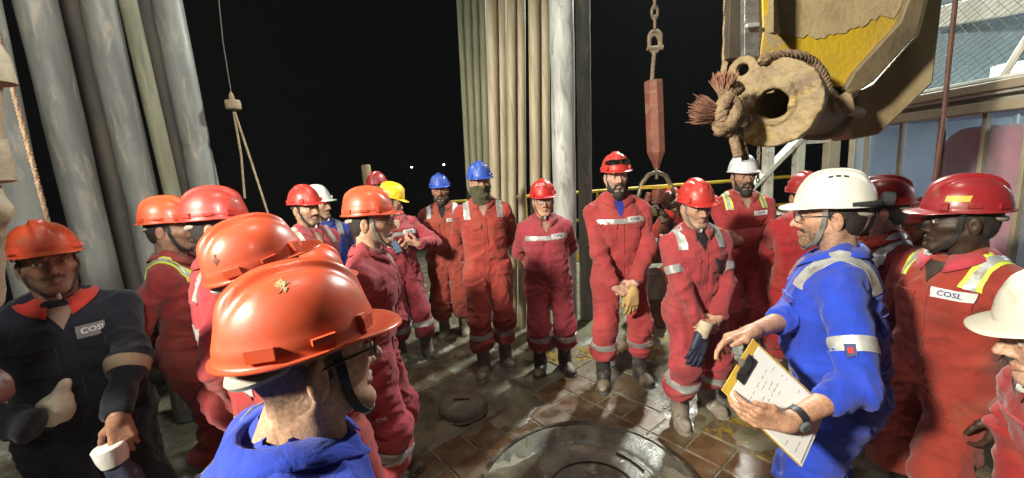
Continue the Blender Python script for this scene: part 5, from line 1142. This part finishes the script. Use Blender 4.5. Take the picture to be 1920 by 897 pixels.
P_('worker in a yellow helmet looking down at his phone', 728, 342, 3.72, face=(.72, .1), body=(.55, -.75), arms={'R': dict(world=W3(742, 470, 3.62), polew=(-.6, -.6, -.8), pole=0, Fw=(.8, -.1, .3), Nw=(0, .5, .6), F=0, N=0, curl=(.7, .6, .4)), 'L': dict(world=W3(785, 458, 3.62), polew=(.9, .2, -.8), pole=0, Fw=(-.8, -.2, .35), Nw=(0, .5, .6), F=0, N=0, curl=(.7, .6, .4))}, helm=YE, col=CRIM, bands=('ankle', 'chest'), boots='bootm', head=sk((.45, .29, .21), stub=0, mus=0), pitch=-.35, extras=phone, legs={'anR': (.10, .05, .10), 'anL': (-.13, .16, .10)}, name='COSL')
P_('worker in a dark red helmet, mostly hidden behind the yellow helmet', 705, 322, 4.4, face=(.3, 1), helm=DR, col=DARK, bands=(), boots='bootd')
P_('worker with spectacles and an orange helmet in profile, left of centre', 688, 350, 2.0, lean=.15, face=(1, .05), body=(1, .12), arms='behind', helm=OR, col=(.41, .046, .064), dirt=.12, bands=('ankle',), glasses='thin', head=sk((.47, .30, .21), stub=.05, mus=.1, n=.85), boots='bootd', hires=True, strap='straptan', extras=lambda c: lettering('COSL', .022, (lambda L: L)(c['f'].bvh([3])), (.12, .05, .62*c['k']), (-1, -.2, 0), (0, 0, 1), M_['white'], c['root']) and None)
P_('worker in an orange helmet, a dome just showing between two nearer helmets', 581, 458, 1.55, face=(.9, .5), helm=OR, col=RED, bands=(), zlo=.5)
P_('worker in red with lime and silver shoulder stripes at the left', 308, 368, 2.12, face=(1, .25), body=(.95, .35), arms='behind', helm=OR, col=(.32, .03, .03), dirt=.2, bands=('lime',), head=sk((.33, .2, .14)), hires=True, zlo=.3)
P_('worker in a scuffed red helmet just behind the nearest two, ear and strap visible', 398, 350, 1.74, face=(1, .30), body=(.9, .55), arms='down', helm=((.50, .04, .03), 'scuffed_red'), col=(.42, .03, .045), dirt=.3, bands=('back', 'shoulder'), head=sk((.30, .18, .12)), hires=True, zlo=.3, lean=.05)
P_('worker second from the camera on the left, orange helmet with a worn spot', 478, 403, 1.10, face=(.85, .85), body=(.75, .65), arms='down', helm=OR, col=(.38, .025, .022), dirt=.2, bands=('shoulder', 'back'), head=sk((.30, .18, .12)), hires=True, zlo=.5, collar_col=(.02, .02, .03), pitch=.12, tilt_helm=.14, extras=lambda c: patch('grease_smear', mesh_bvh(SHELL['crest']), (.06, -.085, .055), (-.55, .75, -.3), (0, 0, 1), .02, .03, mat('grease', (.06, .025, .015), (.2, .05, .025), scale=90, rough=.7), c['helmet'], nu=6, nv=6, off=.0012, shape=lambda a, b: (a*(.5+.5*math.sin(b*8+2)), b*(.8+.2*math.sin(a*13)))))
def frontman(c):
    bv = mesh_bvh(SHELL['crest']); f, k = c['f'], c['k']; patch('shoulder_stripe', f.bvh([0, 1, 2]), (-.125*k, f.ly(1.38*k)-.055, 1.38*k), (0, .25, -1), (-.35, 1, 0), .036, .20, M_['tape'], c['root'], nu=4, nv=12, off=.005)
    o = patch('dried_mud', bv, (.050, -.02, .100), (-.9, .1, -.6), (0, 0, 1), .022, .032, mat('dried_mud', (.42, .30, .15), (.3, .2, .1), scale=60, rough=.9, bump=.8, bscale=150), c['helmet'], nu=7, nv=7, off=.0012, shape=lambda a, b: (a*(.55+.45*math.sin(b*9+1)), b*(.75+.25*math.sin(a*11))))
P_('man nearest the camera in blue overalls, big orange helmet and glasses, seen from behind', 556, 492, .665, face=(1, .85), body=(.9, .62), girth=1.32, shoulders=1.08, collar_z=.008, arms='down', helm=OR, col=(.015, .045, .42), dirt=.05, bands=(), glasses='thick', head=sk((.44, .27, .18), stub=.1, mus=.1, h=.003, buzz=.8), hires=True, hair=False, zlo=.75, extras=frontman, lean=.46, collar_col=(.015, .045, .42), pitch=.02, roll=-.03)
def navy(c):
    for lab, px, py, Y, m, F, N, cf in (('navy rubber glove with a white cuff, low at the lower left', 216, 868, 1.34, m_gb, (.1, 0, -1), (0, 1, 0), True), ('crumpled cream work glove against the navy worker\'s chest', 104, 758, 1.36, m_cream, (.25, 0, 1), (0, 1, 0), None)):
        p = W3(px, py, Y); t = thing('work_glove', lab, 'glove', p); v, q = hand_mesh(hand_prims((0, 0, 0), F, N, 1, (.3, .4, .3), .1, (.8, .35, .2), 1.05, 1.25), .0045) if cf else sdf_mesh(lambda p: smin(smin(ell(p, (0, 0, -.02), (.05, .022, .05)), rc(p, (.0, 0, 0), (.05, .01, .075), .028, .010), .03), rc(p, (-.02, 0, -.04), (-.055, 0, -.06), .03, .014), .03)-.022*(ridge(fbm(p*13+4, 2))-.5), (-.13, -.09, -.13), (.13, .09, .13), .005); put('hand_shell', np_mesh('hand_shell', v, q), m, t)
        if cf: MB().lathe([(.046, -.075), (.050, -.07), (.047, -.03), (.040, .0), (.036, -.002)], axis=F, n=24).build('cuff', mat('cuff_white', (.6, .6, .57), rough=.8), t)
    L = c['f'].bvh([2]); e, w_ = c['f'].j['elL'], c['f'].j['wrL']; ringband('dusty_band', L, e*.8+w_*.2, w_-e, (0, 1, .2), .05, 0, 6.27, mat('dusty_band', (.26, .19, .12), rough=.9), c['root'], reach=.15)
    T = c['T']; k = c['k']; pa = patch('name_patch', T, (-.085*k, 0, 1.335*k), (0, -1, 0), (0, 0, 1), .10, .048, mat('patch_grey', (.16, .16, .16), rough=.8), c['root'], off=.007)
    for s_, dz in (('COSL', 0.),): lettering(s_, .030, T, (-.085*k, 0, 1.335*k+dz), (0, -1, 0), (0, 0, 1), M_['white'], pa, off=.0085)
P_('worker in dark navy overalls and an orange helmet at the far left', 68, 414, 1.58, pitch=.10, face=(.80, -.62), body=(.72, -.70), arms={'R': dict(world=W3(60, 800, 1.28), polew=(-1, -.3, 0), pole=0, Fw=(.9, -.1, .1), Nw=(0, 1, 0), F=0, N=0, nohand=True), 'L': dict(world=W3(222, 792, 1.36), polew=(1, .6, -.3), pole=0, Fw=(.1, -.1, -1), Nw=(-.5, .6, 0), F=0, N=0, curl=(.3, .4, .3))}, helm=OR, col=(.005, .007, .016), dirt=-.03, bands=(), head=sk((.28, .165, .11), stub=.4, mus=.8), hires=True, zlo=.4, extras=navy, collar_col=(.45, .035, .02), strap='strap', girth=1.05, belly=.02)
# right side: the speaker and the men round him
def speaker(c):
    watch(c, 'L', dy=-.035)
    A = c['f'].bvh([0, 1, 2]); T = c['T']; k = c['k']; patch('red_tag', T, (-.10*k, 0, 1.285*k), (0, -1, 0), (.12, 0, 1), .085, .012, M_['red_ink'], c['root'], off=.008)
    L = c['f'].bvh([2]); e, s_ = c['f'].j['elL'], c['f'].j['shL']; p = s_*.42+e*.58; pa = patch('sleeve_badge', L, tuple(p), (1, -.1, 0), tuple(s_-e), .03, .034, M_['ink'], c['root'], off=.006, nu=4, nv=4); patch('badge_mark', L, tuple(p), (1, -.1, 0), tuple(s_-e), .016, .014, M_['red_ink'], pa, off=.0075, nu=3, nv=3)
    bv = mesh_bvh(SHELL['ridges']); h = c['helmet']
    for k2 in range(4):
        for y in (-.022, 0, .022): patch('vent_slot', bv, (.0+(-.063+.042*k2), y, .1), (0, 0, -1), (0, 1, 0), .007, .014, M_['strap'], h, nu=3, nv=3, off=.0006)
    g = MB(); g.lathe([(0, -.018), (.024, -.016), (.026, 0), (.024, .016), (0, .018)], (0, -.150, .012), (0, 1, .1), n=20); hl = g.build('ratchet_knob', M_['strap'], h)
    g = MB().tube([(.098*math.sin(a), -.012-.115*math.cos(a), .000) for a in np.linspace(-1.35, 1.35, 17)], .013, 8).build('rear_band', M_['strap'], h)
CB = at(1453, 748, 1.17)
hand_l = dict(world=W3(1478, 790, 1.10), polew=(1, -.15, -.3), pole=0, Fw=(-1, .14, .22), Nw=(.05, .95, .35), F=0, N=0, curl=(.35, .5, .4), thumb=(.75, .55, -.1), h=.003)
hand_r = dict(world=W3(1412, 622, 1.36), polew=(.9, .5, -.9), pole=0, Fw=(-1, -.12, -.10), Nw=(.05, -.35, -.95), F=0, N=0, each=[(.12, .25, .2), (.3, .4, .3), (.45, .5, .35), (.6, .5, .4)], spread=.35, thumb=(.85, .5, .1), h=.003)
P_('speaker in bright blue overalls and a white vented helmet, clipboard in hand', 1560, 317, 1.49, face=(-1, .62), body=(-.86, .62), arms={'R': hand_r, 'L': hand_l}, helm=((.62, .61, .56), 'speaker_white'), style='ridges', col=(.016, .055, .50), dirt=.04, bands=('shoulder', 'arm'), head=sk((.40, .245, .165), stub=1.0, mus=1.0, h=.003), glasses='thin', hires=True, extras=speaker, zlo=.3, cut={'L': .50, 'R': .45}, strap='straptan', cup=False, collar_col=(.016, .055, .50), lean=.10, belly=.03, girth=1.12, al=1.16)
P_('worker in a dark red helmet in shadow right behind the speaker', 1652, 330, 2.0, face=(-1, .75), body=(-.9, .1), arms='behind', helm=DR, col=(.24, .018, .016), bands=('shoulder',), head=sk((.34, .21, .15), stub=.3), name='COSL', hires=True, collar_col=(.45, .05, .03))
def visor(c):
    bv = mesh_bvh(SHELL['crest']); patch('yellow_sticker', bv, (-.055, 0, .045), (.55, -1, 0), (0, 0, 1), .05, .022, mt('sticker_yellow', (.5, .36, .02), rough=.5), c['helmet'], nu=5, nv=3, off=.0015)
P_('dark faced worker in a maroon helmet and faded red overalls, half in shadow', 1808, 328, 1.52, face=(-1, .55), body=(-.95, -.05), arms='down', helm=((.26, .016, .020), 'maroon'), col=(.31, .035, .022), dirt=.3, bands=('lime',), head=sk((.045, .026, .018), stub=.2, mus=0, n=.75), name='COSL', hires=True, zlo=.3, extras=visor, collar_col=(.42, .04, .06))
P_('person in a white helmet cut off by the right edge, nearest the camera', 2030, 500, .87, pitch=-.18, lean=.36, face=(-1, .75), body=(-.97, .2), arms='down', helm=((.60, .57, .48), 'cream_white'), style='ridges', col=(.30, .02, .02), bands=(), head=sk((.46, .30, .21), stub=0, mus=0), hires=True, zlo=.5)
P_('worker in red standing behind the speaker\'s face, head hidden by the white helmet', 1512, 322, 2.75, face=(-.2, -1), body=(-.6, -.8), arms='behind', helm=DR, col=(.34, .016, .02), bands=(), boots='bootd')
P_('worker in red further back, between the shadowed man and the maroon helmet', 1730, 372, 2.6, face=(-1, 0), body=(-.7, -.7), arms='behind', helm=DR, col=(.40, .016, .03), bands=(), boots='bootd')
P_('worker far behind the elevator, seen only as a patch of bright red', 1262, 352, 4.9, face=(.3, -1), arms='behind', helm=RD, col=(.5, .03, .02), bands=(), boots='bootd')
# clipboard
cbx = Vector((.194, -.090, -.214)).normalized(); cbu = Vector((.18, .093, .057)); cbu = (cbu-cbx*cbu.dot(cbx)).normalized(); nrm = cbx.cross(cbu)
cby = nrm.cross(cbx); cbM = Matrix((cbx, cby, nrm)).transposed()
cl = thing('clipboard', 'yellow edged clipboard with white papers held by the speaker', 'clipboard', tuple(CB)); q = cbM
def cbox(nm, c, d, m, par=None, bev=.0015): o = MB().box((0, 0, 0), d).build(nm, m, par or cl, bev=bev); o.matrix_local = (q.to_4x4() if par is None else Matrix()) @ Matrix.Translation(c); return o
cbox('board', (0, 0, 0), (.305, .236, .004), mat('board_yellow', (.62, .40, .06), (.5, .3, .05), scale=8, rough=.5, bump=.05), bev=.001)
m_paper = mat('paper', (.74, .74, .73), (.68, .68, .68), scale=3, rough=.8, bump=.05, bscale=8)
pp = cbox('paper_sheet', (.010, -.002, .0042), (.272, .220, .003), m_paper)
for i in range(3): cbox('paper_edge', (.012+.003*(i+1), -.002-.002*i, .0024-.0006*i), (.270, .220, .0005), m_paper, bev=0)
r_ = random.Random(8); me = MB()
for col in range(14):
    x = -.095+col*.017
    if r_.random() < .25: continue
    y = .09
    while y > -.085:
        L = r_.uniform(.006, .022)
        if r_.random() < .55: me.box((x, y-L/2, .00165), (.0016, L, .0002))
        y -= L+r_.uniform(.003, .02)
o = me.build('print', M_['ink2'], pp); tag(o, kind='stuff')
mt_ = mat('clip_metal', (.10, .10, .11), rough=.3, metal=.8); bs = cbox('clip_plate', (-.124, 0, .009), (.030, .105, .006), mt_, bev=.002)
o = MB().prism([(-.012, -.05, 0), (.014, -.022, 0), (.014, .022, 0), (-.012, .05, 0)], (0, 0, .006)).build('clip_lever', mt_, bs, bev=.0015); o.location = (-.01, 0, .004); o = MB().lathe([(.008, -.004), (.014, -.004), (.014, .004), (.008, .004)], (-.028, 0, .006), n=16).build('hang_ring', mat('chrome', (.6, .6, .6), rough=.2, metal=1), bs)
# watch-keeping details end here
# ------------------------------------------------------------------ floodlit night haze
hz_ = MB().box((0, 0, 1.0), (590, 590, 24)).build('haze', None) if False else link('haze', MB().box((0, 0, 1.0), (590, 590, 24)).mesh('haze'))
hm_ = bpy.data.materials.new('haze_air'); hm_.use_nodes = True; n_ = hm_.node_tree.nodes; n_.remove(n_['Principled BSDF'])
v_ = n_.new('ShaderNodeVolumePrincipled'); v_.inputs['Color'].default_value = (.8, .85, .9, 1); v_.inputs['Density'].default_value = .0007; hm_.node_tree.links.new(v_.outputs[0], n_['Material Output'].inputs['Volume'])
hz_.data.materials.append(hm_); tag(hz_, kind='stuff')
